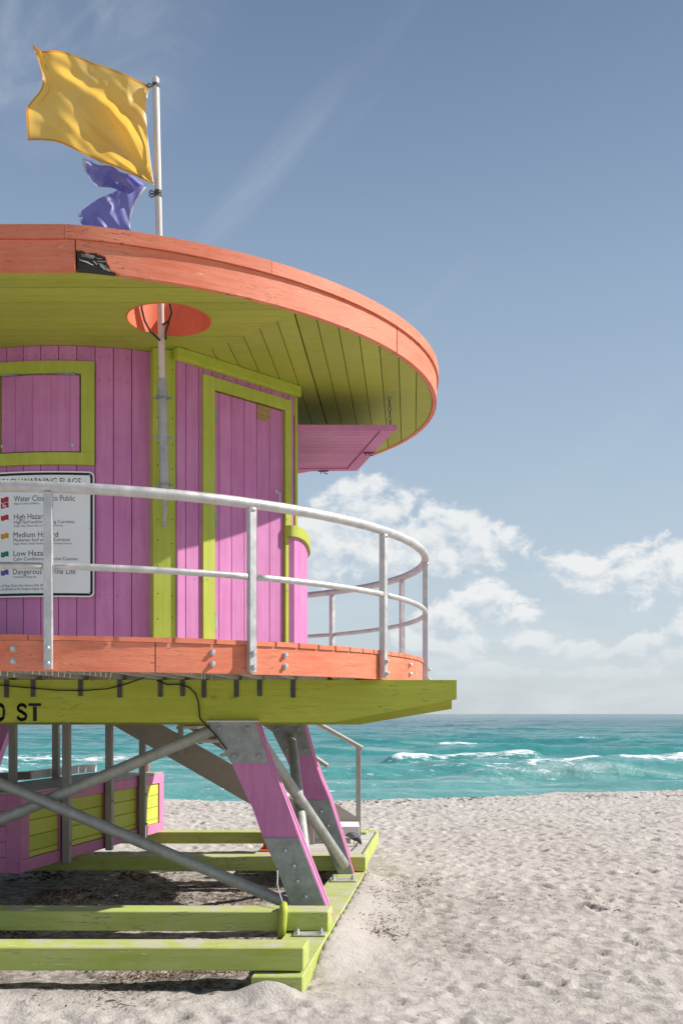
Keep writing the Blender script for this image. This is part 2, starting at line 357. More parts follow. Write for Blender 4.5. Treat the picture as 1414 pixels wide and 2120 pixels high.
# sea
sea_m, n, p = newmat('sea_water')
P = n.node('ShaderNodeTexCoord').outputs['Object']; sp = n.node('ShaderNodeSeparateXYZ', Vector=P)
dist = sp.outputs['Y']
patch = n.noise(n.vmath('MULTIPLY', P, (0.35, 1.0, 1.0)), 0.055, 5, 0.6)
dd = n.math('ADD', n.math('LOGARITHM', n.math('MAXIMUM', dist, 10.0), 10.0), n.math('MULTIPLY', n.math('SUBTRACT', patch, 0.5), 0.85))
cr = n.node('ShaderNodeValToRGB', Fac=n.rng(dd, 1.5, 3.2))
els = cr.color_ramp.elements; els[0].position = 0.0; els[0].color = (0.15, 0.36, 0.345, 1); els[1].position = 1.0; els[1].color = (0.020, 0.115, 0.150, 1)
for pos, cc in ((0.14, (0.065, 0.27, 0.262)), (0.30, (0.030, 0.225, 0.222)), (0.48, (0.018, 0.165, 0.185)), (0.66, (0.010, 0.095, 0.13))):
    e = els.new(pos); e.color = c4(cc)
foam_a = n.node('ShaderNodeAttribute', dict(attribute_name='foam')).outputs['Fac']
fn = n.noise(n.vmath('MULTIPLY', P, (0.45, 1.0, 1.0)), 2.6, 9, 0.72, 0.6)
foam = n.rng(n.math('ADD', foam_a, n.math('MULTIPLY', n.math('SUBTRACT', fn, 0.5), 3.4)), 0.50, 0.95, 0, 1, True)
film = n.math('MULTIPLY', n.rng(n.noise(n.vmath('MULTIPLY', P, (0.10, 0.55, 1.0)), 0.55, 8, 0.66, 0.8), .50, .68, 0, .34, True), n.rng(dist, 60, 130, 1, .35))
foam = n.math('MAXIMUM', foam, film)
caps = n.math('MULTIPLY', n.rng(n.noise(n.vmath('MULTIPLY', P, (0.22, 0.6, 1.0)), 0.55, 7, 0.7, 0.3), 0.705, 0.74, 0, 0.9, True), n.rng(dist, 60, 90))
foam = n.math('MAXIMUM', foam, caps)
n.put(p.inputs['Base Color'], n.mix(foam, cr.outputs[0], c4((0.80, 0.82, 0.82))))
n.put(p.inputs['Roughness'], n.rng(foam, 0, 1, 0.16, 0.8)); p.inputs['IOR'].default_value = 1.33; n.put(p.inputs['Specular IOR Level'], n.rng(n.math('LOGARITHM', n.math('MAXIMUM', dist, 10.0), 10.0), 1.8, 2.7, 0.38, 0.10))
h1 = n.noise(n.vmath('MULTIPLY', P, (0.5, 1.0, 1.0)), 1.5, 8, 0.65, 0.3); h2 = n.noise(n.vmath('MULTIPLY', P, (0.35, 1.0, 1.0)), 0.22, 4, 0.55, 0.4)
bp = n.node('ShaderNodeBump', Strength=0.85, Distance=0.22, Height=n.math('ADD', n.math('MULTIPLY', h1, 1.0), n.math('MULTIPLY', h2, 1.2)))
n.l.new(bp.outputs[0], p.inputs['Normal'])

# ---------------------------------------------------------------- terrain: sand
def hsh(ix, iy, seed):
    ix = ix.astype(np.int64) & 0xFFFF; iy = iy.astype(np.int64) & 0xFFFF
    h = (ix * 374761393 + iy * 668265263 + seed * 974634777) & 0x7FFFFFFF
    h = ((h ^ (h >> 13)) * 1274126177) & 0x7FFFFFFF
    return ((h ^ (h >> 16)) & 0xFFFF) / 65535.0
def vnoise(x, y, seed=0):
    ix = np.floor(x); iy = np.floor(y); fx = x - ix; fy = y - iy
    u = fx * fx * (3 - 2 * fx); v = fy * fy * (3 - 2 * fy)
    a = hsh(ix, iy, seed); b = hsh(ix + 1, iy, seed); c = hsh(ix, iy + 1, seed); d = hsh(ix + 1, iy + 1, seed)
    return a + (b - a) * u + (c - a) * v + (a - b - c + d) * u * v
def fbm(x, y, oct_=4, seed=0, gain=0.5):
    s = 0; amp = 1; tot = 0
    for o in range(oct_):
        s = s + amp * vnoise(x * 2 ** o + 13.7 * o, y * 2 ** o - 7.1 * o, seed + o); tot += amp; amp *= gain
    return s / tot - 0.5
def grid_obj(name, xs, ys, Z, mat, attrs=None, **kw):
    nx, ny = len(xs), len(ys); X, Y = np.meshgrid(xs, ys)
    co = np.stack([X, Y, Z], -1).reshape(-1, 3).astype(np.float32)
    i = np.arange(nx - 1)[None, :] + (np.arange(ny - 1) * nx)[:, None]
    f = np.stack([i, i + 1, i + nx + 1, i + nx], -1).reshape(-1, 4).astype(np.int32)
    me = bpy.data.meshes.new(name); me.vertices.add(len(co)); me.vertices.foreach_set('co', co.ravel())
    me.loops.add(f.size); me.loops.foreach_set('vertex_index', f.ravel())
    me.polygons.add(len(f)); me.polygons.foreach_set('loop_start', np.arange(0, f.size, 4, dtype=np.int32))
    me.polygons.foreach_set('use_smooth', np.ones(len(f), dtype=bool))
    me.update(calc_edges=True); me.materials.append(mat)
    for k, arr in (attrs or {}).items():
        at = me.attributes.new(k, 'FLOAT', 'POINT'); at.data.foreach_set('value', arr.astype(np.float32).ravel())
    o = bpy.data.objects.new(name, me); COL.objects.link(o); return setprops(o, **kw)
def dense(a0, a1, lo, hi, step, growth=1.12):
    c = list(np.arange(lo, hi, step)); s = step; x = c[-1]
    while x < a1: s *= growth; x += s; c.append(x)
    s = step; x = c[0]; pre = []
    while x > a0: s *= growth; x -= s; pre.append(x)
    return np.array(pre[::-1] + c)
gx = dense(-400, 400, -7.6, 10.0, 0.032); gy = dense(-60, 60, 6.0, 27.0, 0.034)
GX, GY = np.meshgrid(gx, gy)
def crest_y(x): return 21.6 + 0.39 * np.maximum(x, 0) + 0.05 * np.minimum(x, 0) * 0
def base_z(x, y):
    z = 0.07 * fbm(x * 0.22, y * 0.22, 3, 3) + 0.045 * fbm(x * 0.9, y * 0.9, 4, 21)
    c = crest_y(x) + 1.2 * fbm(x * 0.5, y * 0 + 3, 3, 7)
    t = np.clip(y - c, 0, None); z = z + 0.07 * np.exp(-((y - c) / 1.2) ** 2)
    return z - 0.19 * t * np.clip(t / 1.5, 0, 1)
GZ = base_z(GX, GY)
near = (np.clip((28 - GY) / 3, 0, 1) * np.clip((GY - 3) / 2, 0, 1))
GZ += 0.038 * fbm(GX * 3.1, GY * 3.1, 4, 40, 0.6) * near + 0.016 * (0.5 - np.abs(fbm(GX * 4.5, GY * 6.5, 3, 55)) * 3) * near
def smooth01(t): t = np.clip(t, 0, 1); return t * t * (3 - 2 * t)
# footprints and scuffs
x_lo, x_hi, y_lo, y_hi = -7.4, 9.9, 6.05, 26.8
cnt = 21000
px_ = rng.uniform(x_lo, x_hi, cnt); py_ = rng.uniform(y_lo, y_hi, cnt)
for q in range(cnt):
    cx, cy = px_[q], py_[q]; th = rng.normal(0, .55); la = rng.uniform(.04, .115); lb = la * rng.uniform(.34, .60); dep = rng.uniform(.22, .62) * lb
    under = (cx < 0.4 and 7.2 < cy < 14.5)
    if under: dep *= 0.4
    i0 = np.searchsorted(gx, cx - .42); i1 = np.searchsorted(gx, cx + .42); j0 = np.searchsorted(gy, cy - .42); j1 = np.searchsorted(gy, cy + .42)
    dx = GX[j0:j1, i0:i1] - cx; dy = GY[j0:j1, i0:i1] - cy
    u = (dx * math.cos(th) + dy * math.sin(th)) / la; v = (-dx * math.sin(th) + dy * math.cos(th)) / lb
    r2 = u * u + v * v + 0.25 * u * v
    GZ[j0:j1, i0:i1] += -dep * np.exp(-r2 ** 1.4 * 0.9) + dep * 0.50 * np.exp(-(np.sqrt(r2 + 1e-6) - 1.5) ** 2 * 5)
def blob(cx, cy, rx, ry, h):
    global GZ
    GZ = GZ + h * np.exp(-((GX - cx) / rx) ** 2 - ((GY - cy) / ry) ** 2)
# level the sand where the base frame lies; drift over the runner end
flat = smooth01((GY - 7.0) / .25) * smooth01((14.7 - GY) / .4) * smooth01((0.75 - GX) / .4)
tgt = -0.015 + 0.02 * fbm(GX * 2.2, GY * 2.2, 4, 90) + 0.02 * fbm(GX * 7, GY * 7, 3, 91)
GZ = GZ * (1 - flat) + np.minimum(GZ, 0.06) * 0.25 * flat + tgt * flat
fr = smooth01((7.35 - GY) / .3) * smooth01((GY - 6.6) / .3) * smooth01((0.2 - GX) / .3)
GZ = GZ * (1 - 0.55 * fr)
blob(-0.55, 7.03, .20, .10, .105); blob(-0.42, 7.10, .10, .06, .05); blob(-.9, 7.5, .5, .12, .05); blob(-2.3, 7.15, .8, .10, .03); blob(0.45, 9.5, .22, 1.6, .03)
GZ = np.where((near > .5) & (GZ < -.035), -.035 + (GZ + .035) * .45, GZ)
XR = -.276 + .12 * (GY - 7.07)
bank = np.where(GX > XR - .01, .122 * np.exp(-(np.clip(GX - XR, 0, None) / (.30 + .25 * fbm(GX * 0, GY * 1.3, 3, 71))) ** 2), 0) * smooth01((GY - 7.25) / .9) * smooth01((12.2 - GY) / .5)
GZ = np.where(bank > .002, np.maximum(GZ, GZ * (1 - .6 * smooth01(bank / .08)) + bank * (1 + .25 * fbm(GX * 3, GY * 3, 3, 72))), GZ)
zi = lambda x, y: float(GZ[min(len(gy) - 1, max(0, int(np.searchsorted(gy, y)))), min(len(gx) - 1, max(0, int(np.searchsorted(gx, x))))])
def gauss(cx, cy, rx, ry): return np.exp(-((GX - cx) / rx) ** 2 - ((GY - cy) / ry) ** 2)
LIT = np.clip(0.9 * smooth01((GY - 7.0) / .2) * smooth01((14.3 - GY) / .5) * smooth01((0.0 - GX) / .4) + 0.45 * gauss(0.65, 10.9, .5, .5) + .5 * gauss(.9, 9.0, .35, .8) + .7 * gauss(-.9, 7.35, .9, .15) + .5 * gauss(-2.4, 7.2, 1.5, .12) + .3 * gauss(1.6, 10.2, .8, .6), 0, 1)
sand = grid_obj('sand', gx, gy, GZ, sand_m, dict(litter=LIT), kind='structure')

# ---------------------------------------------------------------- sea
SEA = EYE - 3.3
ys = list(np.arange(26.5, 80, 0.22)); s = 0.22
while ys[-1] < 30000: s = max(s * 1.008, 0.22) if ys[-1] < 900 else s * 1.06; ys.append(ys[-1] + s)
ys = np.array(ys); xs = dense(-26000, 26000, -26, 34, 0.30, 1.09)
SX, SY = np.meshgrid(xs, ys)
ampf = 2.0 * np.clip(1 - (SY - 400) / 500, 0.15, 1)
SZ = SEA + (0.42 * fbm(SX * 0.055, SY * 0.17, 3, 200) + 0.22 * fbm(SX * 0.22, SY * 0.55, 3, 210) + 0.09 * fbm(SX * 0.9, SY * 1.6, 3, 220)) * ampf
FOAM = np.zeros_like(SZ)
def ridge(y0, slope, x0, x1, h, foam, soft=3.0, wf=1.0, wb=3.2, trail=4.0):
    global SZ, FOAM
    yc = y0 + slope * (SX - x0) + 1.4 * (fbm(SX * 0.12, SX * 0 + y0, 3, int(y0))) * 2
    m = smooth01((SX - x0) / soft) * smooth01((x1 - SX) / soft)
    m = m * (0.85 + 0.6 * fbm(SX * 0.3, SX * 0 + y0 * 2, 3, int(y0) + 5))
    d = SY - yc; prof = np.where(d < 0, np.exp(-(d / wf) ** 2), np.exp(-(d / wb) ** 2))
    SZ = SZ + h * m * prof
    if foam > 0:
        br = smooth01((fbm(SX * 0.22, SX * 0 + y0, 3, int(y0) + 9) + 0.22) * 5)
        FOAM = np.maximum(FOAM, foam * m * br * np.exp(-((d + wf * 0.15) / (wf * 0.75)) ** 2))
        FOAM = np.maximum(FOAM, foam * 0.62 * m * br * np.where(d > 0, np.exp(-(d / trail) ** 2), np.exp(-(d / (wf * 1.8)) ** 2)))
ridge(45.5, 0.16, 2.0, 44, 1.05, 0.75, soft=7, wf=.85)
ridge(46.6, 0.16, 7.5, 13.6, 0.30, 1.15, soft=1.6, wf=.9, trail=1.8)
ridge(48.6, 0.1, 15.5, 30, 0.25, 1.1, soft=1.6, wf=1.0, trail=2.5)
ridge(47.0, 0.05, -22, -2, 0.25, 0.30, soft=5, wf=1.0)
ridge(66.0, 0.05, 2.0, 14.5, 0.85, 1.15, soft=2.0, wf=1.6, trail=7)
ridge(61.0, 0.0, 6.0, 17, 0.18, 0.95, soft=2.5, wf=1.8, trail=6)
ridge(70.0, 0.1, 17, 45, 0.75, 1.15, soft=2.0, wf=1.6, trail=6)
ridge(96, 0.05, 8.5, 14.0, 0.8, 1.2, soft=1.0, wf=2.2, trail=4)
ridge(118, 0.0, 27, 37, 0.5, 0.95, soft=1.5, wf=2.2, trail=4)
ridge(66.0, 0.0, -26, -9, 0.45, 0.9, soft=3, wf=1.8, trail=6)
ridge(61.0, 0.0, -16, -11.5, 0.35, 1.0, soft=1.5, wf=1.8, trail=6)
ridge(57.0, 0.0, -22.5, -18, 0.4, 1.05, soft=1.5, wf=1.6, trail=5)
ridge(39.5, 0.03, -14, 9, 0.40, 0.0, soft=5, wf=.8); ridge(41.0, 0.1, 8, 30, 0.25, 0.40, soft=5, wf=.8); ridge(54.0, 0.04, -6, 22, 0.7, 0.42, soft=6, wf=1.2); ridge(81.0, 0.03, -6, 50, 0.6, 0.2, soft=8, wf=1.8)
ridge(110.0, 0.03, -4, 40, 0.6, 0.25, soft=7, wf=2.2)
for y0 in (135, 160, 200, 260): ridge(y0, 0.02, -80, 160, 0.35, 0.15, soft=20, wf=4, wb=8)
FOAM = np.maximum(FOAM, 0.30 * smooth01((76 - SY) / 20) * np.clip(fbm(SX * 0.10, SY * 0.30, 4, 300) * 2.6 + 0.35, 0, 1))
# run the sheet under the sand at the near edge
SZ = np.where(SY < 28, SZ - (28 - SY) * 0.5, SZ)
sea = grid_obj('sea', xs, ys, SZ, sea_m, dict(foam=FOAM), kind='structure')

# ================================================================ LIFEGUARD TOWER
T0 = Vector((-2.66, 10.7, 0.0))
tower = thing('lifeguard_tower', T0, 'round pink lifeguard tower with orange roof edge and lime green timber standing on the sand', 'lifeguard tower')
Z = lambda H: EYE + H
# ---- plan curves
def deck_pt(t, off=0.0, H=0.0):
    a, b = 3.53, 3.64; n = Vector((math.cos(t) / a, math.sin(t) / b, 0)).normalized()
    return Vector((-2.66 + a * math.cos(t), 10.84 + b * math.sin(t), Z(H))) + n * off
def roof_pt(t, off=0.0, H=0.0):
    a = 3.87; b = 3.46 if math.sin(t) < 0 else 3.41
    n = Vector((math.cos(t) / a, math.sin(t) / b, 0)).normalized()
    x, y = -2.87 + a * math.cos(t), 10.56 + b * math.sin(t)
    if y < 7.205: y = 7.205; n = Vector((0.0, -1, 0))
    return Vector((x, y, Z(H))) + n * off
def t_at(fn, px, near=True, off=0.0):
    lo, hi = (-math.pi * .75, 0.0) if near else (0.0, math.pi * .75)
    best = None
    for k in range(4000):
        t = lo + (hi - lo) * k / 3999; p = fn(t, off); q = 707 + F * p.x / p.y
        e = abs(q - px)
        if best is None or e < best[0]: best = (e, t)
    return best[1]
def arc_band(fn, t0, t1, o_in, o_out, H0, H1, n=None, H0f=None):
    n = n or max(2, int(abs(t1 - t0) * 22)); mb = MB(); rings = []
    for k in range(n + 1):
        t = t0 + (t1 - t0) * k / n; h0 = H0f(k / n) if H0f else H0
        rings.append([fn(t, o_out, h0), fn(t, o_out, H1), fn(t, o_in, H1), fn(t, o_in, h0)])
    mb.sweep(rings); return mb
# ---- convex polygon clipping
def clip(poly, a, b, c):
    """keep a*x + b*y <= c"""
    out = []
    for i in range(len(poly)):
        p, q = poly[i], poly[(i + 1) % len(poly)]; dp = a * p[0] + b * p[1] - c; dq = a * q[0] + b * q[1] - c
        if dp <= 0: out.append(p)
        if (dp < 0 < dq) or (dq < 0 < dp): s = dp / (dp - dq); out.append((p[0] + s * (q[0] - p[0]), p[1] + s * (q[1] - p[1])))
    return out
def slab(poly, H0, H1):
    mb = MB(); mb.prism([(x, y, Z(H0)) for x, y in poly], (0, 0, H1 - H0)); return mb
TAU = 2 * math.pi

# ---- roof
HS = 3.235
hole_c, hole_r = (-1.414, 8.13), 0.335
outl = [roof_pt(TAU * k / 144, -0.05) for k in range(144)]; outl = [(p.x, p.y) for p in outl]
import bmesh
def holed_plate(name, poly, c, r, H0, H1, mat, parent):
    bm = bmesh.new(); es = []
    for ring in (poly, [(c[0] + r * math.cos(TAU * k / 40), c[1] + r * math.sin(TAU * k / 40)) for k in range(40)]):
        vs = [bm.verts.new((x, y, Z(H0))) for x, y in ring]
        es += [bm.edges.new((vs[i], vs[(i + 1) % len(vs)])) for i in range(len(vs))]
    bmesh.ops.triangle_fill(bm, edges=es, use_beauty=True)
    ret = bmesh.ops.extrude_face_region(bm, geom=bm.faces[:])
    bmesh.ops.translate(bm, verts=[v for v in ret['geom'] if isinstance(v, bmesh.types.BMVert)], vec=(0, 0, H1 - H0))
    bmesh.ops.recalc_face_normals(bm, faces=bm.faces)
    me = bpy.data.meshes.new(name); bm.to_mesh(me); bm.free(); me.materials.append(mat)
    o = bpy.data.objects.new(name, me); COL.objects.link(o); attach(o, parent); return o
roof = holed_plate('roof', outl, hole_c, hole_r + 0.012, HS + 0.27, HS + 0.30, roof_m, tower)
ceil = holed_plate('ceiling_backing', outl, hole_c, hole_r + 0.012, HS + 0.030, HS + 0.045, gap_g, roof)
tj = t_at(roof_pt, 157); tj2 = t_at(roof_pt, 822)
# fascia board with the rotted, broken end
L0 = (roof_pt(tj + .01) - roof_pt(tj)).length / .01
def ragged(s):
    if s < 0.205: return HS - .005 + 0.150 - 0.09 * s + (0.006 * math.sin(s * 60) + random.uniform(-.004, .004) if s > .03 else 0)
    if s < 0.255: return HS - .005 + 0.125 - (s - .205) * 2.0 + random.uniform(-.018, .018)
    if s < 0.32: return HS - .005 + max(0, (0.32 - s) * .30) + random.uniform(0, .010)
    return HS - .005
tb = tj + 0.36 / L0
mb = arc_band(roof_pt, tj + .004 / L0, tb, -0.045, 0.0, 0, 3.452, n=44, H0f=lambda u: ragged(u * .36))
mb2 = arc_band(roof_pt, tb, tj2 - .003, -0.045, 0.0, HS - .005, 3.452)
mb.add(mb2.v, mb2.f); autosmooth(mb.out('fascia_board', orange, roof, label='orange fascia board with a rotted broken end'), 30)
jts = [tj2, 0.45, 1.25, 2.1, 2.9, 3.7, TAU + tj - 0.72, TAU + tj]
for k in range(len(jts) - 1):
    autosmooth(arc_band(roof_pt, jts[k] + .0015, jts[k + 1] - .0015, -0.045, 0.0, HS - .005, 3.452).out('fascia_board', orange, roof), 30)
jts = [tj - .02, t_at(roof_pt, 560), t_at(roof_pt, 893), 0.9, 1.8, 2.7, 3.5, TAU + tj - .02]
for k in range(len(jts) - 1):
    autosmooth(arc_band(roof_pt, jts[k] + .0004, jts[k + 1] - .0004, -0.02, 0.020, 3.455, 3.555).out('trim_board', orange, roof), 30)
arc_band(roof_pt, tj + .012 / L0, tj + .285 / L0, -0.10, -0.024, HS + .001, HS + .16, n=14).out('rotten_core', rot_wood, roof, label='rotten dark wood bared in the broken roof edge')
mb = MB()
for k in range(20):
    s = random.uniform(.02, .25); p = roof_pt(tj + s / L0, random.uniform(-.022, -.006), HS + random.uniform(.055, .125))
    a = Vector((random.uniform(.02, .08), .01, random.uniform(-.022, .004))); mb.frame_box(p, a, (0, .006, 0), (0, .002, random.uniform(.003, .009)))
for k in range(9):
    s = random.uniform(.14, .28); p = roof_pt(tj + s / L0, random.uniform(-.03, -.004), HS + .01 + max(0, .26 - s) * .4)
    mb.frame_box(p, (random.uniform(-.05, -.02), -.004, random.uniform(-.02, .03)), (0, .005, 0), (.003, 0, .006))
mb.out('wood_splinters', deck_wood, roof, kind='stuff')
# soffit boards, mitred on the diagonals
cxs, cys = -2.62, 10.25
def zone(poly, z):
    m = {'front': ((1, 1), (-1, 1)), 'right': ((-1, -1), (-1, 1)), 'back': ((1, -1), (-1, -1)), 'left': ((1, 1), (1, -1))}[z]
    for a, b in m: poly = clip(poly, a, b, a * cxs + b * cys)
    return poly
soff_mats = lime_soffit
def board2d(poly, parent=roof):
    if len(poly) < 3: return
    A = abs(sum(poly[i][0] * poly[(i + 1) % len(poly)][1] - poly[(i + 1) % len(poly)][0] * poly[i][1] for i in range(len(poly)))) / 2
    if A < .003: return
    dz = random.uniform(-.0015, .0015)
    slab(poly, HS + dz, HS + .022 + dz).out('soffit_board', soff_mats, parent)
inner_keep = 1.55
fz = zone(outl, 'front'); wF = 0.138
y = 7.1
while y < 9.35:
    st = clip(clip(fz, 0, -1, -(y + .0025)), 0, 1, y + wF - .0025)
    if len(st) > 2:
        if y < hole_c[1] + hole_r and y + wF > hole_c[1] - hole_r:
            for sgn in (-1, 1):
                edge = []
                for k in range(9):
                    yy = y + .0012 + (wF - .0024) * k / 8; d = yy - hole_c[1]; e = math.sqrt(max(0, (hole_r + .004) ** 2 - d * d)); edge.append((hole_c[0] + sgn * e, yy))
                side = clip(st, sgn * -1, 0, sgn * -hole_c[0])
                outer = [p for p in side if abs(p[0] - hole_c[0]) > 1e-4]
                if sgn < 0:
                    xs_ = sorted(outer, key=lambda p: p[1]); pol = edge[::1] + sorted([p for p in outer], key=lambda p: -p[1])
                    lo = [p for p in outer if p[1] < y + wF / 2]; hi = [p for p in outer if p[1] >= y + wF / 2]
                    pol = edge + sorted(hi, key=lambda p: -p[0]) + sorted(lo, key=lambda p: p[0])
                else:
                    lo = [p for p in outer if p[1] < y + wF / 2]; hi = [p for p in outer if p[1] >= y + wF / 2]
                    pol = edge + sorted(hi, key=lambda p: p[0]) + sorted(lo, key=lambda p: -p[0])
                slab(pol, HS, HS + .022).out('soffit_board', soff_mats, roof)
        else: board2d(st)
    y += wF
def strips_dir(z, d, u_first, step, n0, n1, gap=.0035):
    zp = zone(outl, z); nx, ny = d[1], -d[0]      # u = nx*x + ny*y
    for k in range(n0, n1):
        u0, u1 = u_first + k * step, u_first + (k + 1) * step
        g0 = .009 if (z == 'right' and k == -1) else gap
        st = clip(clip(zp, -nx, -ny, -(u0 + gap)), nx, ny, u1 - g0)
        board2d(st)
dR = (0.07, 1.0)
strips_dir('right', dR, -.375 * 1.0 - .07 * 8.02, .165, -8, 9)
strips_dir('back', (1.0, 0.0), -14.1, .165, 0, 13); strips_dir('left', (0.0, 1.0), -6.9, .165, 0, 14)
autosmooth(MB().sweep([[Vector((hole_c[0] + r * math.cos(TAU * k / 48), hole_c[1] + r * math.sin(TAU * k / 48), Z(h))) for r, h in ((hole_r, HS - .004), (hole_r, HS + .33), (hole_r + .01, HS + .33), (hole_r + .01, HS - .004))] for k in range(48)], closed=True).out('hole_lining', orange_in, roof), 30)

# ---- cabin walls
HD = 0.575                                    # deck top
WC, WR = Vector((-2.5, 10.89, 0)), 2.2
def arcw(phi, off=0.0, H=0.0): return Vector((WC.x + (WR + off) * math.sin(phi), WC.y - (WR + off) * math.cos(phi), Z(H)))
P1, P2, P3 = Vector((-1.47, 8.77, 0)), Vector((-.455, 9.80, 0)), Vector((-.82, 11.52, 0))
fd = (P2 - P1).normalized(); fnrm = Vector((fd.y, -fd.x, 0))
FL = (P2 - P1).length
def fac(s, H, off=0.0): q = P1 + fd * s + fnrm * off; return Vector((q.x, q.y, Z(H)))
def fac_s(px, off=0.0):
    k = (px - 707) / F; o = P1 + fnrm * off; return (k * o.y - o.x) / (fd.x - k * fd.y)
def fac_h(px, py, off=0.0): s = fac_s(px, off); return (1478 - py) * (P1 + fd * s + fnrm * off).y / F
def arc_phi(px, off=0.0):
    k = (px - 707) / F; lo, hi = -0.8, 0.8
    for _ in range(50):
        m = (lo + hi) / 2; p = arcw(m, off)
        if p.x / p.y < k: lo = m
        else: hi = m
    return (lo + hi) / 2
# core walls behind the boards
mb = MB(); core = [arcw(math.asin(x / WR), -.045) for x in np.linspace(-.95, .76, 9)]
loop = [(p.x, p.y) for p in core] + [(-1.50, 8.85), (P2.x - .05, P2.y + .03)]
for (a, b) in zip(loop[:-1], loop[1:]): mb.frame_box((a[0], a[1], Z(HD)), (b[0] - a[0], b[1] - a[1], 0), (0, .04, 0), (0, 0, 3.232 - HD))
wall = mb.out('wall', gap_m, tower)
mb = MB(); back = [(P3.x, P3.y), (-1.5, 12.9), (-3.7, 12.9), (-4.6, 11.5), (-4.7, 9.9), (-3.46, 8.93)]
for (a, b) in zip(back[:-1], back[1:]):
    d = Vector((b[0] - a[0], b[1] - a[1], 0)); nn = Vector((d.y, -d.x, 0)).normalized() * .06; mb.frame_box((a[0], a[1], Z(HD)), d, nn * -1, (0, 0, 3.232 - HD))
mb.out('rear_wall', pink, tower)
def vboard(a, b, H0, H1, nrm, th, name, mat, parent, gap=.003, ch=.003):
    d = (b - a); L = d.length; u = d / L
    mb = MB(); o = a + u * gap; mb.frame_box((o.x, o.y, Z(H0)), u * (L - 2 * gap), nrm * -th, (0, 0, H1 - H0), ch); return mb.out(name, mat, parent)
phis = [arc_phi(273.5)]; stepw = phis[0] - arc_phi(236); step_ph = 0.158 / WR
ph = arc_phi(273.5); edges = [arc_phi(318)] + [ph - step_ph * k for k in range(0, 11)]
for a_, b_ in zip(edges[1:], edges[:-1]):
    pa, pb = arcw(a_), arcw(b_); d = (pb - pa).normalized()
    vboard(Vector((pa.x, pa.y, 0)), Vector((pb.x, pb.y, 0)), HD + .002, 3.233, Vector((d.y, -d.x, 0)), .03, 'wall_board', pink, wall)
# facet boards round the door (the door stands in its own recess)
H_dt = 0.5 * (fac_h(443, 805) + fac_h(588, 853)); s_d0, s_d1 = fac_s(443), fac_s(588); s_f0, s_f1 = fac_s(418), fac_s(600.5)
H_ft = 0.5 * (fac_h(418, 770) + fac_h(600, 834))
se = fac_s(385); edges = [0.02]
while edges[-1] < FL - .02:
    nx_ = se + .146 * (len(edges) - 1); edges.append(min(nx_, FL - .004))
    if nx_ > FL: break
P0v = Vector((P1.x, P1.y, 0))
for a_, b_ in zip(edges[:-1], edges[1:]):
    if b_ - a_ < .01: continue
    for (q0, q1, h0) in ((a_, min(b_, s_f0 + .02), HD + .002), (max(a_, s_f0 + .02), min(b_, s_f1 - .02), H_ft - .03), (max(a_, s_f1 - .02), b_, HD + .002)):
        if q1 - q0 > .008: vboard(P0v + fd * q0, P0v + fd * q1, h0, 3.233, fnrm, .03, 'wall_board', pink, wall)
# corner post beside the flagpole, thin corner strip, cornice
Bp = Vector((-1.468, 8.80, 0)); pd = Vector((.924, .383, 0)); Ap = Bp - pd * .203
mb = MB(); mb.frame_box((Ap.x, Ap.y, Z(HD)), pd * .203, Vector((-.383, .924, 0)) * .19, (0, 0, 3.232 - HD), .005); mb.out('corner_post', lime, tower)
mb = MB(); q = P2 + fnrm * .004 - fd * .006; mb.frame_box((q.x, q.y, Z(HD)), fd * .035, fnrm * -.07, (0, 0, 3.232 - HD), .003); mb.out('corner_strip', lime, wall)
mb = MB(); h0a, h0b = fac_h(430, 745, .06), fac_h(612, 823, .06)
a0, a1 = fac(-.02, 3.13, .0), fac(FL + .02, 3.13, .0)
mb.frame_box(a0, a1 - a0, fnrm * .07, (0, 0, 3.233 - 3.13), .006); mb.out('cornice', lime_h, wall)
# window opening in the east wall over the round half wall
mb = MB(); e = (P3 - P2); en = Vector((e.y, -e.x, 0)).normalized()
mb.frame_box((P2.x, P2.y, Z(2.95)), e, en * -.08, (0, 0, .28)); mb.out('opening_header', lime, tower)
drum = [(-.535, 9.70), (-.497, 9.685), (-.455, 9.725), (-.422, 9.81), (-.395, 9.93), (-.375, 10.10), (-.366, 10.28), (-.362, 10.46), (-.363, 10.64), (-.375, 10.82), (-.40, 11.0), (-.45, 11.2), (-.53, 11.4), (-.66, 11.6), (-.84, 11.75)]
def path_off(path, off):
    res = []
    for i, p in enumerate(path):
        a = path[max(0, i - 1)]; b = path[min(len(path) - 1, i + 1)]; d = Vector((b[0] - a[0], b[1] - a[1], 0)).normalized(); nrm = Vector((d.y, -d.x, 0)); res.append(Vector((p[0], p[1], 0)) + nrm * off)
    return res
def catmull(path, n):
    out = []
    P = [path[0]] + list(path) + [path[-1]]
    for i in range(1, len(P) - 2):
        for k in range(n):
            t = k / n; p0, p1, p2, p3 = [Vector((q[0], q[1], 0)) for q in P[i - 1:i + 3]]
            out.append(0.5 * ((2 * p1) + (p2 - p0) * t + (2 * p0 - 5 * p1 + 4 * p2 - p3) * t * t + (3 * p1 - p0 - 3 * p2 + p3) * t ** 3))
    out.append(Vector((path[-1][0], path[-1][1], 0))); return out
dp = catmull(drum, 6); acc = 0; cuts = [0]
for i in range(1, len(dp)):
    acc += (dp[i] - dp[i - 1]).length
    if acc > .085: cuts.append(i); acc = 0
hw = MB(); hp = path_off([(p.x, p.y) for p in dp], -.04)
hw.sweep([[Vector((p.x, p.y, Z(HD))), Vector((p.x, p.y, Z(1.74))), Vector((q.x, q.y, Z(1.74))), Vector((q.x, q.y, Z(HD)))] for p, q in zip(path_off([(p.x, p.y) for p in dp], -.025), hp)])
half = hw.out('round_half_wall', gap_m, tower)
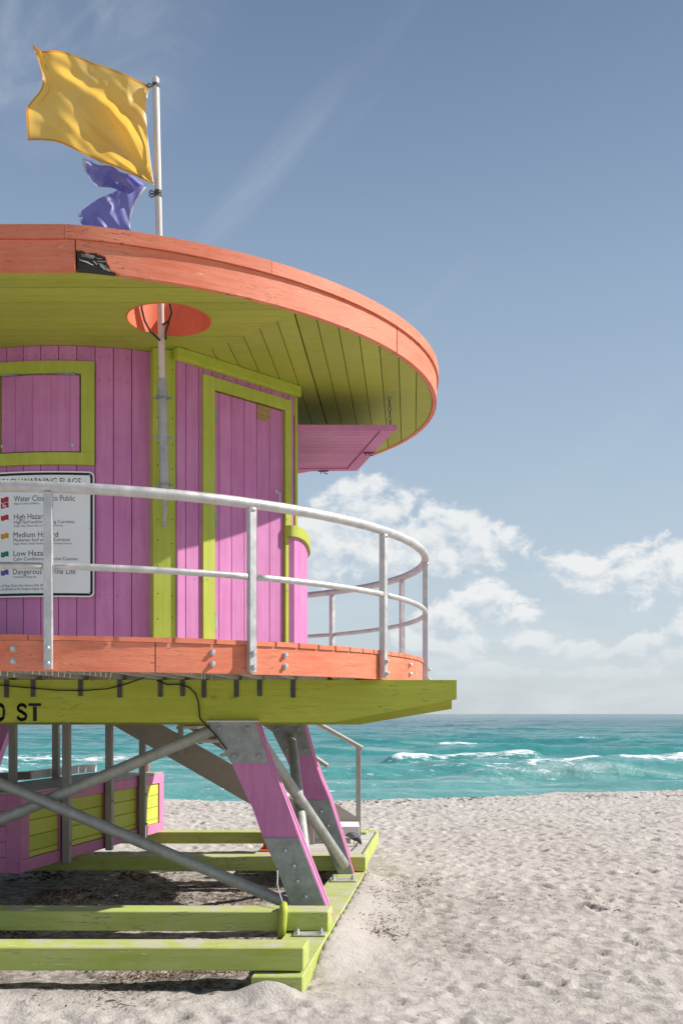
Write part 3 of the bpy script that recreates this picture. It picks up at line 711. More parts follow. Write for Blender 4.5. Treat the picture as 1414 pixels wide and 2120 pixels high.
for i0, i1 in zip(cuts[:-1], cuts[1:]):
    a_, b_ = dp[i0], dp[i1]; d = (b_ - a_).normalized(); vboard(a_, b_, HD + .002, 1.75, Vector((d.y, -d.x, 0)), .02, 'wall_board', pink, half, gap=.0015, ch=.002)
po, pi = path_off([(p.x, p.y) for p in dp], .03), path_off([(p.x, p.y) for p in dp], -.07)
autosmooth(MB().sweep([[Vector((p.x, p.y, Z(1.735))), Vector((p.x, p.y, Z(1.840))), Vector((q.x, q.y, Z(1.840))), Vector((q.x, q.y, Z(1.735)))] for p, q in zip(po, pi)]).out('rim_cap', lime, half), 40)

mb = MB()
def nail(p, nrm, r=.0045):
    u = Vector((nrm.y, -nrm.x, 0)).normalized(); q = p + nrm * .0015; z = Vector((0, 0, 1)); mb.add([q + u * r, q + z * r, q - u * r, q - z * r, p + u * r * 1.2, p + z * r * 1.2, p - u * r * 1.2, p - z * r * 1.2], [[0, 1, 2, 3], [0, 4, 5, 1], [1, 5, 6, 2], [2, 6, 7, 3], [3, 7, 4, 0]])
for k in range(0, 9):
    for f_ in (.22, .78):
        ph_ = arc_phi(273.5) - step_ph * (k + f_)
        for h in (.66, 1.05, 2.95, 3.14): nail(arcw(ph_, .001, h + random.uniform(-.01, .01)), Vector((math.sin(ph_), -math.cos(ph_), 0)))
for s_ in (.21, .24, .29, .33, 1.26, 1.31):
    for h in (.66, 1.2, 1.9, 2.6): nail(fac(s_, h + random.uniform(-.02, .02), .001 if not .22 < s_ < .36 and s_ < 1.22 else .026), fnrm)
for f_ in (.04, .17):
    for h in np.arange(.63, 3.2, .22): q_ = Ap + pd * f_; nail(Vector((q_.x, q_.y, Z(h + random.uniform(-.03, .03)))), Vector((.383, -.924, 0)), .006)
mb.out('nail_heads', cable_m, wall, kind='stuff')
# ---- front window shutter on the curved wall
H_w = [(1478 - y_) * 8.69 / F for y_ in (749, 776, 937, 963)]     # frame top, shutter top, shutter bottom, frame bottom
ph_r, ph_ri = arc_phi(197), arc_phi(168); ph_c = arc_phi(84); ph_l, ph_li = 2 * ph_c - ph_r, 2 * ph_c - ph_ri
def arcblock(name, p0, p1, H0, H1, o0, o1, mat, parent, n=8):
    mb = MB(); mb.sweep([[arcw(p0 + (p1 - p0) * k / n, o1, H0), arcw(p0 + (p1 - p0) * k / n, o1, H1), arcw(p0 + (p1 - p0) * k / n, o0, H1), arcw(p0 + (p1 - p0) * k / n, o0, H0)] for k in range(n + 1)])
    return autosmooth(mb.out(name, mat, parent), 30)
wpan = arcblock('window', ph_li, ph_ri, H_w[2], H_w[1], 0.0, .004, gap_m, tower)
arcblock('window_frame', ph_l, ph_r, H_w[1] + .006, H_w[0], .001, .030, lime, wpan)
arcblock('window_frame', ph_l, ph_r, H_w[3], H_w[2] - .004, .001, .030, lime, wpan)
arcblock('window_frame', ph_ri + .003, ph_r, H_w[2] - .003, H_w[1] + .005, .001, .029, lime, wpan, 3)
arcblock('window_frame', ph_l, ph_li - .003, H_w[2] - .003, H_w[1] + .005, .001, .029, lime, wpan, 3)
js = [arc_phi(p_) for p_ in (166.5, 147, 108, 71, 35, 3)]; js[-1] = ph_li + .003
for b_, a_ in zip(js[:-1], js[1:]): arcblock('shutter_board', a_ + .0006, b_ - .0006, H_w[2] + .006, H_w[1] - .008, .008, .020, pink, wpan, 3)
def boltmesh(name, r, h, dome=True, mat=bolt_m):
    mb = MB(); w_, n_ = r * 1.45, 12
    mb.sweep([[Vector((rr * math.cos(TAU * k / n_), yy, rr * math.sin(TAU * k / n_))) for k in range(n_)] for rr, yy in ((w_, 0.0), (w_, -h * .22), (r, -h * .22), (r, -h * .8), (r * .7, -h))])
    me = bpy.data.meshes.new(name); me.from_pydata([tuple(v) for v in mb.v], [], mb.f); me.materials.append(mat); return me
bolt_big = boltmesh('bolt', .017, .028); bolt_small = boltmesh('bolt', .010, .016); bolt_dull = boltmesh('bolt', .019, .020, mat=galv)
bolt_green = boltmesh('bolt', .016, .018, mat=lime_h)
def put_bolt(me, p, nrm, parent, name='bolt'):
    return inst(name, me, p, (0, 0, math.atan2(nrm.x, -nrm.y)), parent)
for pxb in (8.5, 152):
    ph = arc_phi(pxb); put_bolt(bolt_small, arcw(ph, .020, (1478 - 921) * 8.67 / F), Vector((math.sin(ph), -math.cos(ph), 0)), wpan, 'latch_bolt')
for pxb in (25, 140):
    ph = arc_phi(pxb); mb = MB()
    for q_ in (-1, 0, 1): c0 = arcw(ph + q_ * .024, .030, H_w[1] + .004); mb.frame_box(c0 + Vector((-.024, -.006, -.012)), (.050, 0, 0), (0, .008, 0), (0, 0, .018), .002)
    mb.out('hinge', galv, wpan)

# ---- door
mb = MB(); o = fac(s_d0, HD + .003, -.035); mb.frame_box(o, fd * (s_d1 - s_d0), fnrm * -.02, (0, 0, H_dt - HD)); door = mb.out('door', gap_m, tower)
js = [fac_s(p_) for p_ in (444, 455, 480.5, 507, 532.5, 559, 582, 587.5)]
for a_, b_ in zip(js[:-1], js[1:]):
    vboard(P0v + fd * a_ + fnrm * -.006, P0v + fd * b_ + fnrm * -.006, HD + .006, H_dt - .006, fnrm, .028, 'door_board', pink, door, gap=.0022)
for (q0, q1, h0, h1) in ((s_f0, s_d0 - .002, HD + .003, H_ft), (s_d1 + .002, s_f1, HD + .003, H_ft)):
    mb = MB(); mb.frame_box(fac(q0, h0, .024), fd * (q1 - q0), fnrm * -.05, (0, 0, h1 - h0), .003); mb.out('door_frame', lime, door)
mb = MB(); mb.frame_box(fac(s_d0 - .001, H_dt + .004, .023), fd * (s_d1 - s_d0 + .002), fnrm * -.05, (0, 0, H_ft - H_dt - .004), .003); mb.out('door_frame', lime, door)
for ypx in (860, 1075, 1285):
    h = fac_h(445, ypx); mb = MB(); mb.tube([fac(s_d0 + .004, h - .075, .012), fac(s_d0 + .004, h + .075, .012)], .009, 8)
    mb.frame_box(fac(s_d0 + .004, h - .07, .001), fd * .03, fnrm * .004, (0, 0, .14)); mb.out('hinge', galv, door)
sh, hh_ = fac_s(573), fac_h(573, 1030)
mb = MB(); mb.tube([fac(sh, hh_ + .05, -.004), fac(sh, hh_ + .05, .03), fac(sh, hh_ + .04, .045), fac(sh, hh_ - .07, .045), fac(sh, hh_ - .08, .03), fac(sh, hh_ - .08, -.004)], .007, 8)
mb.frame_box(fac(sh - .018, hh_ + .04, -.004), fd * .036, fnrm * .005, (0, 0, .03)); mb.out('door_handle', alu, door)
mb = MB(); mb.frame_box(fac(fac_s(533.5), H_dt - .155, -.004), fd * (fac_s(558) - fac_s(533.5)), fnrm * .006, (0, 0, .145)); mb.out('bare_wood_patch', patch_m, door)

# ---- raised awning shutter over the east opening
aw_near0 = Vector((P2.x, P2.y + .02, Z(2.83))); rad = Vector((.978, .2, .058)); wd = Vector((-.207, .978, 0)); nup = wd.cross(rad).normalized()
if nup.z < 0: nup = -nup
AL, AW = 1.035, 1.79
mb = MB(); mb.frame_box(aw_near0 + rad * .03 + wd * .02 + nup * .022, rad * (AL - .06), wd * (AW - .04), nup * .012); awn = mb.out('awning_shutter', pink, tower, label='raised pink shutter propped open under the roof')
def awbar(r0, r1, w0, w1, z0=0.0, z1=.02, name='awning_frame'):
    mb = MB(); mb.frame_box(aw_near0 + rad * r0 + wd * w0 + nup * z0, rad * (r1 - r0), wd * (w1 - w0), nup * (z1 - z0), .003); return mb.out(name, pink_h, awn)
awbar(.0, AL - .144, 0, .052); awbar(0.0, AL - .142, AW - .10, AW); awbar(AL - .14, AL, 0.0, AW); awbar(0.0, .10, .060, AW - .104)
mb = MB(); mb.frame_box(aw_near0 + nup * -.028 + wd * -.016, rad * AL, wd * .014, nup * .062, .002); mb.out('awning_edge', pink_h, awn)
k = .058
while k < AW - .11: awbar(.104, AL - .144, k, min(k + .112, AW - .104), .012, .022, 'shutter_board'); k += .12
for (r_, w_) in ((AL - .07, .93), (.62, AW - .03)):
    mb = MB(); c0 = aw_near0 + rad * r_ + wd * w_ - nup * .004
    mb.frame_box(c0 - rad * .06 - wd * .012 - nup * .008, rad * .12, wd * .024, nup * .008, .002); mb.tube([c0 - nup * .008, c0 - nup * .03 + rad * .02, c0 - nup * .035 + rad * .05], .006, 6); mb.tube([c0 - rad * .03 - nup * .01, c0 - rad * .035 - nup * .035 - wd * .03], .006, 6)
    mb.out('latch', dark_steel, awn)
c0 = aw_near0 + rad * (AL - .05) + wd * .05 + nup * .03; c1 = Vector((c0.x - .01, c0.y + .02, Z(HS)))
mb = MB(); nl = 6
for i in range(nl):
    a_ = c0.lerp(c1, i / nl - .02); b_ = c0.lerp(c1, (i + 1.25) / nl); side = Vector((.016, 0, 0)) if i % 2 else Vector((-.004, .014, 0)); m_ = (a_ + b_) / 2
    mb.tube([a_, m_ + side, b_, m_ - side], .0042, 5, closed=True)
mb.out('chain', dark_steel, awn)

# ---- deck: planks, rim boards, railing
dpl = [deck_pt(TAU * k / 120, 0.012) for k in range(120)]; dpl = [(p.x, p.y) for p in dpl]
deck = MB(); deck.tube([deck_pt(TAU * k / 60, -.10, .42) for k in range(60)], .03, 4, closed=True); deck = deck.out('deck', grey_wood, tower)
y = 7.19; k = 0
while y < 14.5:
    st = clip(clip(dpl, 0, -1, -(y + .004)), 0, 1, y + .140)
    if len(st) > 2:
        cutx = {0: [-2.28], 1: [-4.4]}.get(k, [])
        parts_ = [st]
        for cx_ in cutx: parts_ = [clip(parts_[0], 1, 0, cx_ - .004), clip(parts_[0], -1, 0, -(cx_ + .004))]
        for pl in parts_:
            if len(pl) > 2:
                ring_ = pl; m = orange if False else deck_wood
                o = slab(pl, HD - .038 + random.uniform(0, .002), HD + random.uniform(-.003, .003)).out('deck_plank', [deck_wood, orange], deck)
                for f_ in o.data.polygons:
                    if abs(f_.normal.z) < .5: f_.material_index = 1
    y += .148; k += 1
jj = [t_at(deck_pt, -240), t_at(deck_pt, 322), t_at(deck_pt, 518), t_at(deck_pt, 860), .5, 1.3, 2.1, 2.9, 3.7, TAU + t_at(deck_pt, -240)]
for a_, b_ in zip(jj[:-1], jj[1:]): autosmooth(arc_band(deck_pt, a_ + .0012, b_ - .0012, -.045, 0.0, .312, .536).out('rim_board', orange, deck), 30)
for pxb in (-150, 29, 440, 590, 847):
    t_ = t_at(deck_pt, pxb)
    for h in (.475, .385): n_ = Vector((math.cos(t_) / 3.53, math.sin(t_) / 3.64, 0)).normalized(); put_bolt(bolt_big, deck_pt(t_, .001, h), n_, deck)
HR, HM = 1.65, 1.075
rail = MB(); rail.tube([deck_pt(TAU * k / 128, .035, HR) for k in range(128)], .041, 14, closed=True); rail = rail.out('railing', alu, tower, smooth=True)
tp = [t_at(deck_pt, p_) for p_ in (102, 517, 787)] + [t_at(deck_pt, 880.5), t_at(deck_pt, 827, False), t_at(deck_pt, 684, False)]
tp[3] = -0.07
tp += [1.62, 2.05, 2.5, 2.95, 3.4, 3.85, tp[0] + TAU - .42]
tp = sorted(set([t % TAU for t in tp]))
for i, t_ in enumerate(tp):
    n_ = Vector((math.cos(t_) / 3.53, math.sin(t_) / 3.64, 0)).normalized(); tg = Vector((-n_.y, n_.x, 0)); b0 = deck_pt(t_, .004, .322)
    mb = MB(); mb.frame_box(b0 - tg * .031, tg * .062, n_ * .058, (0, 0, HR - .03 - .322), .004); post = mb.out('railing_post', alu, rail)
    for h in (.475, .365): put_bolt(bolt_big, deck_pt(t_, .062, h), n_, rail)
    t2 = tp[(i + 1) % len(tp)]; t2 = t2 + TAU if t2 < t_ else t2
    m = MB(); m.tube([deck_pt(t_ + .012 + (t2 - t_ - .024) * k / 14, .035, HM) for k in range(15)], .026, 12); m.out('mid_rail', alu, rail, smooth=True)
    mb = MB(); mb.tube([deck_pt(t_, .035, HR - .06), deck_pt(t_, .035, HR - .035)], .036, 10); mb.out('weld_collar', alu, rail, smooth=True)

# ---- joists, girders, straps, stencilled street number
strap_px = [15, 70, 168, 249, 333, 379, 423, 490, 538, 607]
jx = [(p_ - 707) * 9.0 / F for p_ in strap_px] + [-.05, .32, .62] + [-3.1 - .36 * k for k in range(1, 9)]
jo = MB(); jo.frame_box((-5.9, 9.15, Z(.26)), (6.3, 0, 0), (0, .04, 0), (0, 0, .05)); jo = jo.out('joist_ledger', grey_wood, deck)
for x in jx:
    if x < -6.0: continue
    u_ = (x + 2.66) / 3.44
    if abs(u_) > .97: continue
    dy = 3.55 * math.sqrt(1 - u_ * u_); y0, y1 = 10.84 - dy + .03, 10.84 + dy - .1
    d = Vector((.055, 1, 0)).normalized(); o = Vector((x, 9.0, Z(.314))) + d * (y0 - 9.0)
    mb = MB(); mb.frame_box(o - Vector((.021, 0, 0)), (.042, 0, 0), d * (y1 - y0), (0, 0, .216)); mb.out('joist', grey_wood, jo)
gH = [.309, .132, -.077]
xt = PY(690, 0, 9.0).x; xr = PY(945, 0, 9.0).x
mb = MB(); mb.prism([(-6.35, 9.0, Z(.309)), (xr, 9.0, Z(.309)), (xr, 9.0, Z(.132)), (xt, 9.0, Z(-.077)), (-5.25, 9.0, Z(-.077)), (-6.35, 9.0, Z(.132))], (0, .14, 0)); girder = mb.out('girder', lime_h, tower)
xt2, xr2 = PY(744, 0, 11.5).x, PY(935, 0, 11.5).x
mb = MB(); mb.prism([(-6.5, 11.5, Z(.309)), (xr2, 11.5, Z(.309)), (xr2, 11.5, Z(.058)), (xt2, 11.5, Z(-.125)), (-5.3, 11.5, Z(-.125)), (-6.5, 11.5, Z(.056))], (0, .16, 0)); mb.out('girder', lime_h, tower)
mb = MB(); mb.prism([(-5.5, 13.9, Z(.309)), (.2, 13.9, Z(.309)), (.2, 13.9, Z(.1)), (-5.5, 13.9, Z(.1))], (0, .14, 0)); mb.out('girder', lime_h, tower)
for i, p_ in enumerate(strap_px + [-60, -130]):
    x = (p_ - 707) * 9.0 / F; mb = MB(); mb.frame_box((x - .021, 8.986, Z(.148 + .006 * (i % 3))), (.042, 0, 0), (0, .004, 0), (0, 0, .20), .001)
    for hz in (.17, .21, .25): mb.frame_box((x - .006, 8.981, Z(hz)), (.012, 0, 0), (0, .005, 0), (0, 0, .012))
    mb.out('joist_strap', dark_steel, girder)
for (p_, y_) in ((443, 1447), (482, 1447)): put_bolt(bolt_green, PY(p_, y_, 8.998), Vector((0, -1, 0)), girder)

# text as flat meshes
def text_mesh(s_, size=1.0, bold=0.0):
    cu = bpy.data.curves.new('t', 'FONT'); cu.body = s_; cu.size = size; cu.offset = bold; cu.resolution_u = 3
    ob = bpy.data.objects.new('t', cu); COL.objects.link(ob); bpy.context.view_layer.update()
    me = bpy.data.meshes.new_from_object(ob.evaluated_get(bpy.context.evaluated_depsgraph_get()))
    V = np.array([v.co[:] for v in me.vertices]); Fc = [list(p.vertices) for p in me.polygons]
    bpy.data.objects.remove(ob); bpy.data.curves.remove(cu); bpy.data.meshes.remove(me); return V, Fc
def stencil(strokes, x0, z0, w, h, th, mat, parent, Yp):
    mb = MB()
    for ring in strokes: mb.prism([(x0 + u * w, Yp, z0 + v * h) for u, v in ring], (0, .0015, 0))
    mb.out('stencil_letter', mat, parent)
def band(pts, wd_):
    out = []
    for (a, b) in zip(pts[:-1], pts[1:]):
        d = Vector((b[0] - a[0], b[1] - a[1])); L = d.length; n_ = Vector((-d.y, d.x)) / L * wd_ / 2; e = d / L * wd_ * .18
        out.append([(a[0] + n_.x - e.x, a[1] + n_.y - e.y), (b[0] + n_.x + e.x, b[1] + n_.y + e.y), (b[0] - n_.x + e.x, b[1] - n_.y + e.y), (a[0] - n_.x - e.x, a[1] - n_.y - e.y)])
    return out
pw = 9.0 / F; Yt = 8.9965
def arcp(cx, cy, rx, ry, a0, a1, n=8): return [(cx + rx * math.cos(R(a0 + (a1 - a0) * k / n)), cy + ry * math.sin(R(a0 + (a1 - a0) * k / n))) for k in range(n + 1)]
zb = Z(14.5 * pw * -1 + 0.0); zb = Z((1478 - 1493) * pw); hgt = 37 * pw
stencil(band(arcp(.5, .62, .36, .30, 20, 160) , .21) + band(arcp(.5, .38, .36, .30, -20, -160), .21) + band([(.14, .36), (.14, .64)], .24) + band([(.86, .36), (.86, .64)], .24), PY(-11, 0, 9).x, zb, 23.5 * pw, hgt, 0, black_m, girder, Yt)
stencil(band(arcp(.5, .73, .33, .19, 10, 170) + arcp(.5, .73, .33, .19, 180, 262, 4), .19) + band([(.43, .56), (.60, .46)], .20) + band(arcp(.5, .27, .35, .19, 75, -10, 5), .19) + band(arcp(.5, .27, .35, .19, -20, -172), .19), PY(34, 0, 9).x, zb, 25 * pw, hgt, 0, black_m, girder, Yt)
stencil([[(0, .84), (1, .84), (1, 1.0), (0, 1.0)], [(.36, 0), (.66, 0), (.66, .82), (.36, .82)]], PY(60, 0, 9).x, zb, 26 * pw, hgt, 0, black_m, girder, Yt)

# ---- legs
def leg(Yf, left, right, lower_from, upper_to, slant=.12, thick=.22, mirror=False, name='leg'):
    """left/right: photo outline points of the front face at distance Yf"""
    def P(p_): 
        q = PY(p_[0], p_[1], Yf)
        if mirror: q.x = -5.5 - q.x
        return q
    sl = -slant if mirror else slant
    ring = [P(p_) for p_ in left] + [P(p_) for p_ in right[::-1]]
    mb = MB(); mb.prism(ring, (sl * thick, thick, 0)); lg = mb.out(name, pink, tower)
    # laminated plies on the sun side
    R_ = [P(p_) for p_ in right]; mb = MB(); sgx = -1 if mirror else 1
    for d0, d1 in ((.015, .075), (.15, .21)):
        vs = []
        for q in R_: vs.append([q + Vector((sl * d0, d0, 0)), q + Vector((sl * d1, d1, 0)), q + Vector((sl * d1 + sgx * .008, d1, 0)), q + Vector((sl * d0 + sgx * .008, d0, 0))])
        mb.sweep(vs)
    mb.out('edge_batten', pink_h, lg)
    def lerp_at(line, y_):
        for a, b in zip(line[:-1], line[1:]):
            if a[1] <= y_ <= b[1]: k_ = (y_ - a[1]) / (b[1] - a[1]); return (a[0] + (b[0] - a[0]) * k_, y_)
        return line[-1]
    def plate(y0, y1, nm):
        ys_ = [y0] + [p_[1] for p_ in left if y0 < p_[1] < y1] + [y1]
        r_ = [P(lerp_at(left, yy)) for yy in ys_] + [P(lerp_at(right, yy)) for yy in ([y0] + [p_[1] for p_ in right if y0 < p_[1] < y1] + [y1])][::-1]
        mb = MB(); mb.prism([q + Vector((0, -.012, 0)) for q in r_], (0, .0115, 0)); return mb.out(nm, galv, lg)
    up = plate(left[0][1], upper_to, 'steel_plate'); lo = plate(lower_from, left[-1][1], 'steel_plate')
    for fx, fy in ((.17, .15), (.80, .15), (.17, .82), (.80, .82)):
        y_ = left[0][1] + (upper_to - left[0][1]) * fy; a, b = lerp_at(left, y_), lerp_at(right, y_); q = P((a[0] + (b[0] - a[0]) * fx, y_)) - Vector((0, .012, 0)); put_bolt(bolt_dull, q, Vector((0, -1, 0)), lg)
    for k in range(5):
        y_ = lower_from + (left[-1][1] - lower_from) * (.16 + .19 * k); a, b = lerp_at(left, y_), lerp_at(right, y_); q = P((a[0] + (b[0] - a[0]) * (.52 if k % 2 else .45), y_)) - Vector((0, .012, 0)); put_bolt(bolt_dull, q, Vector((0, -1, 0)), lg)
    return lg
L1l = [(431, 1495), (449, 1527), (480, 1581), (503, 1631), (525, 1678), (545, 1735), (575, 1801), (612, 1902)]
L1r = [(529, 1495), (557, 1580), (588, 1657), (619, 1735), (649, 1812), (684, 1902)]
leg(9.0, L1l, L1r, 1735, 1580)
L2l = [(557, 1500), (574, 1535), (590, 1566), (612, 1612), (633, 1658), (664, 1727), (700, 1809)]
L2r = [(629, 1500), (646.5, 1563), (663, 1610), (682, 1655), (706, 1730), (731, 1809)]
leg(11.6, L2l, L2r, 1657, 1563)
leg(9.0, L1l, L1r, 1735, 1580, mirror=True); leg(11.6, L2l, L2r, 1657, 1563, mirror=True)
q0, q1 = PY(19, 1497, 14.0), PY(-75, 1760, 14.0)
mb = MB(); mb.prism([q0 - Vector((.16, 0, 0)), q0 + Vector((.03, 0, 0)), q1 + Vector((.03, 0, 0)), q1 - Vector((.16, 0, 0))], (0, .2, 0)); mb.out('leg', pink, tower)
mb = MB(); mb.frame_box(PY(427, 1495.5, 8.93), (.47, 0, 0), (0, .33, 0), (0, 0, .018), .003); mb.out('bearing_plate', alu, tower)
mb = MB(); mb.frame_box(PY(552, 1503, 11.53), (.45, 0, 0), (0, .33, 0), (0, 0, .018), .003); mb.out('bearing_plate', galv, tower)
# braces
def pipe(a, b, r=.055, mat=galv_pipe, n=16):
    mb = MB(); mb.tube([a, b], r, n); return autosmooth(mb.out('brace_pipe', mat, tower), 60)
pipe(PY(452, 1506, 9.24), Vector((-5.5, 0, 0)) - Vector((PY(600, 1872, 9.24).x, 0, 0)) + Vector((0, 9.24, PY(600, 1872, 9.24).z)))
pipe(PY(600, 1872, 9.12), Vector((-5.5 - PY(452, 1506, 9.12).x, 9.12, PY(452, 1506, 9.12).z)))
pipe(PY(603, 1524, 11.50), PY(646, 1895, 9.24), .058); pipe(PY(515, 1500, 9.24), PY(713, 1790, 11.50), .058)

# ---- base frame
HB = -1.691
def beam(name, A_top_right, Yf, left_x, right_x, depth, H1=HB, H0=-1.86, mat=lime_base, parent=None, skew=.006, ch=.008):
    mb = MB(); mb.frame_box((left_x, Yf + (right_x - left_x) * skew, Z(H0)), (right_x - left_x, -(right_x - left_x) * skew, 0), (.03, depth, 0), (0, 0, H1 - H0), ch); return mb.out(name, mat, parent or tower)
b1 = beam('base_beam', 0, 7.16, -5.6, PY(629, 0, 7.16).x, .27)
b2 = beam('base_beam', 0, 8.47, -5.7, PY(680, 0, 8.47).x, .27)
b3 = beam('base_beam', 0, 11.72, -5.9, PY(757, 0, 11.72).x, .24)
b4 = beam('base_beam', 0, 14.18, -6.1, PY(784, 0, 14.18).x - .03, .27)
# side runners
def runner(x0, sgn):
    a = Vector((x0, 7.07, Z(-2.12))); d = Vector((.12, 1, 0)) if sgn > 0 else Vector((-.0, 1, 0))
    mb = MB(); mb.frame_box(a, (.37, 0, 0), d * (4.75 if sgn > 0 else 7.3), (0, 0, .245), .008); return mb.out('base_runner', lime_base, tower)
run = runner(PY(627, 0, 7.07).x - .37, 1); runner(-5.5, -1)
def footplate(c, w_, d_):
    mb = MB(); mb.frame_box(c, (w_, 0, 0), (.0, d_, 0), (0, 0, .014), .003); fp = mb.out('foot_plate', alu, tower)
    for fx in (.12, .86):
        for fy in (.25, .75): inst('bolt', bolt_up, (c.x + w_ * fx, c.y + d_ * fy, c.z + .013), (0, 0, 0), fp)
mbv = MB(); mbv.sweep([[Vector((r * math.cos(TAU * k / 6), r * math.sin(TAU * k / 6), z)) for k in range(6)] for r, z in ((.017, 0), (.017, .022), (.012, .026), (.009, .038))])
bolt_up = bpy.data.meshes.new('bolt_up'); bolt_up.from_pydata([tuple(v) for v in mbv.v], [], mbv.f); bolt_up.materials.append(bolt_m)
footplate(PH(607, 1939, -1.871), .27, .14); footplate(PH(684, 1826, -1.871), .29, .22)
# steps landing between the rear beams
PLX0, PLX1 = PY(560, 0, 12).x, .24
mb = MB(); mb.frame_box((PLX0, 11.98, Z(-1.80)), (1.1, 0, 0), (.2, 2.1, 0), (0, 0, .04)); land = mb.out('landing', grey_wood, tower)
for k in range(8):
    y0 = 11.965 + k * .276; xo = .027 * k * 1.0
    mb = MB(); mb.frame_box((PLX0 - .2 + xo, y0 + .004, Z(-1.735)), (PY(757, 0, 11.72).x - PLX0 + .14 + xo * .15, 0, 0), (.02, .262, 0), (0, 0, .040 + random.uniform(-.002, .002)), .004); mb.out('landing_plank', deck_wood, land)
mb = MB(); mb.frame_box((PY(757, 0, 11.72).x - .035, 11.965, Z(-1.86)), (.035, 0, 0), (.245, 2.21, 0), (0, 0, .17), .004); mb.out('landing_edge', lime_base, land)
mb = MB(); mb.frame_box((-.85, 13.9, Z(HB)), (1.2, 0, 0), (.03, .28, 0), (0, 0, .03), .004); mb.out('landing_edge', lime_base, land)
# sleeve of green conduit over the second beam
hose = MB(); pth = [PY(588, 1876, 8.60), PY(588, 1873, 8.52), PY(587.5, 1877, 8.455), PY(587, 1890, 8.43), PY(585, 1915, 8.42), PY(583, 1940, 8.41)]
hose.tube(pth, [.022, .030, .036, .037, .036, .036], 12); hose.out('conduit_sleeve', lime, tower, smooth=True, label='lime painted conduit stub bent over the second base beam')

# ---- posts hanging from the deck, carrying the long box
bx0 = Vector((-3.415, 10.59, 0)); bxd = Vector((.2146, .9767, 0)); bxn = Vector((.9767, -.2146, 0)); BL = 3.9; HBT, HBB = -.87, -1.70
def box_s(px, off=0.0):
    k = (px - 707) / F; o = bx0 + bxn * off; return (k * o.y - o.x) / (bxd.x - k * bxd.y)
def hang(c, name='hanging_post'):
    mb = MB(); mb.frame_box((c.x - .042, c.y - .05, Z(HBB - .02)), (.084, 0, 0), (0, .10, 0), (0, 0, .30 - HBB + .02), .005); o = mb.out(name, post_wood, tower)
    for h in (-1.10, -1.50): inst('bolt', bolt_big, (c.x + .043, c.y - .015, Z(h)), (0, 0, R(90)), o)
for p_ in (139, 227, 296): s = box_s(p_, .055); hang(bx0 + bxd * s + bxn * .055)
for p_ in (28, 117):
    k = (p_ - 707) / F; o = bx0 + Vector((-.93, 0, 0)); s = (k * o.y - o.x) / (bxd.x - k * bxd.y); hang(o + bxd * s)

# ================================================================ long pink and green box
box = thing('storage_box', (bx0.x + .05, bx0.y + 1.5, Z(HBB)), 'long pink box with lime green plank panels under the tower deck', 'storage box')
def bxp(s, H, off=0.0): q = bx0 + bxd * s + bxn * off; return Vector((q.x, q.y, Z(H)))
BW = .92
mb = MB(); mb.frame_box(bxp(.02, HBB + .02, -.05), bxd * (BL - .04), Vector((-BW + .08, 0, 0)), (0, 0, HBT - HBB - .05)); mb.out('carcass', brown_wood, box)
def bxbar(s0, s1, H0, H1, name='frame_rail', mat=pink_h, o0=-.045, o1=0.0):
    mb = MB(); mb.frame_box(bxp(s0, H0, o0), bxd * (s1 - s0), bxn * (o1 - o0), (0, 0, H1 - H0), .003); return mb.out(name, mat, box)
bxbar(.0, BL, HBT - .125, HBT); bxbar(.0, BL, HBB, HBB + .135)
sts = [(0, box_s(62)), (box_s(124), box_s(150)), (box_s(217), box_s(237)), (box_s(287), box_s(304)), (box_s(331), BL)]
for (a_, b_) in sts: bxbar(a_, b_, HBB + .137, HBT - .127, 'frame_stile')
for (a_, b_) in zip([q[1] for q in sts[:-1]], [q[0] for q in sts[1:]]):
    cuts_ = [HBB + .137, HBB + .20, HBB + .37, HBB + .54, HBT - .127]
    for h0, h1 in zip(cuts_[:-1], cuts_[1:]): bxbar(a_ + .002, b_ - .002, h0 + .003, h1 - .003, 'panel_board', lime_bounce, -.045, -.022)
for k in range(3):
    mb = MB(); mb.frame_box(bxp(.0, HBT + .002, -.0) + Vector((-.31 * k - .305, 0, 0)), Vector((.30, 0, 0)), bxd * BL, (0, 0, .028), .003); mb.out('top_plank', brown_wood if k else taupe, box)
mb = MB(); mb.frame_box((bx0.x - .155, bx0.y - .03, Z(HBB)), (.155, 0, 0), (0, .03, 0), (0, 0, HBT - HBB), .003); mb.out('frame_stile', pink_h, box)
for k in range(5):
    mb = MB(); mb.frame_box((bx0.x - BW - .6, bx0.y - .02, Z(HBB) + .166 * k + .002), (BW + .6 - .157, 0, 0), (0, .03, 0), (0, 0, .162), .003); mb.out('end_board', pink_h, box)
def loose(name, a, b, w_, h_, mat, label, cat='plank'):
    a, b = Vector(a), Vector(b); d = b - a; u = d.normalized(); s = Vector((u.y, -u.x, 0)); mb = MB(); mb.frame_box(a, d, s * -w_, (0, 0, h_), .003)
    return mb.out(name, mat, None, label=label, category=cat)
ztop = Z(HBT) + .032
qa, qb = PY(66, 0, 12.7), PY(158, 0, 13.9)
loose('plank', (qa.x, 12.7, ztop), (qb.x, 13.9, ztop), .05, .105, white_paint, 'white painted board standing on edge on top of the pink box')
qc, qd = PY(160, 0, 13.95), PY(198, 0, 14.35)
loose('plank', (qc.x, 13.95, ztop), (qd.x + .02, 14.35, ztop), .06, .11, white_paint, 'short white board end at the far end of the pink box top')
qe, qf = PY(-20, 0, 12.2), PY(64, 0, 12.66)
loose('timber_block', (qe.x, 12.2, ztop), (qf.x, 12.66, ztop), .12, .10, brown_wood, 'bare brown timber lying on the pink box beside the white board', 'timber')

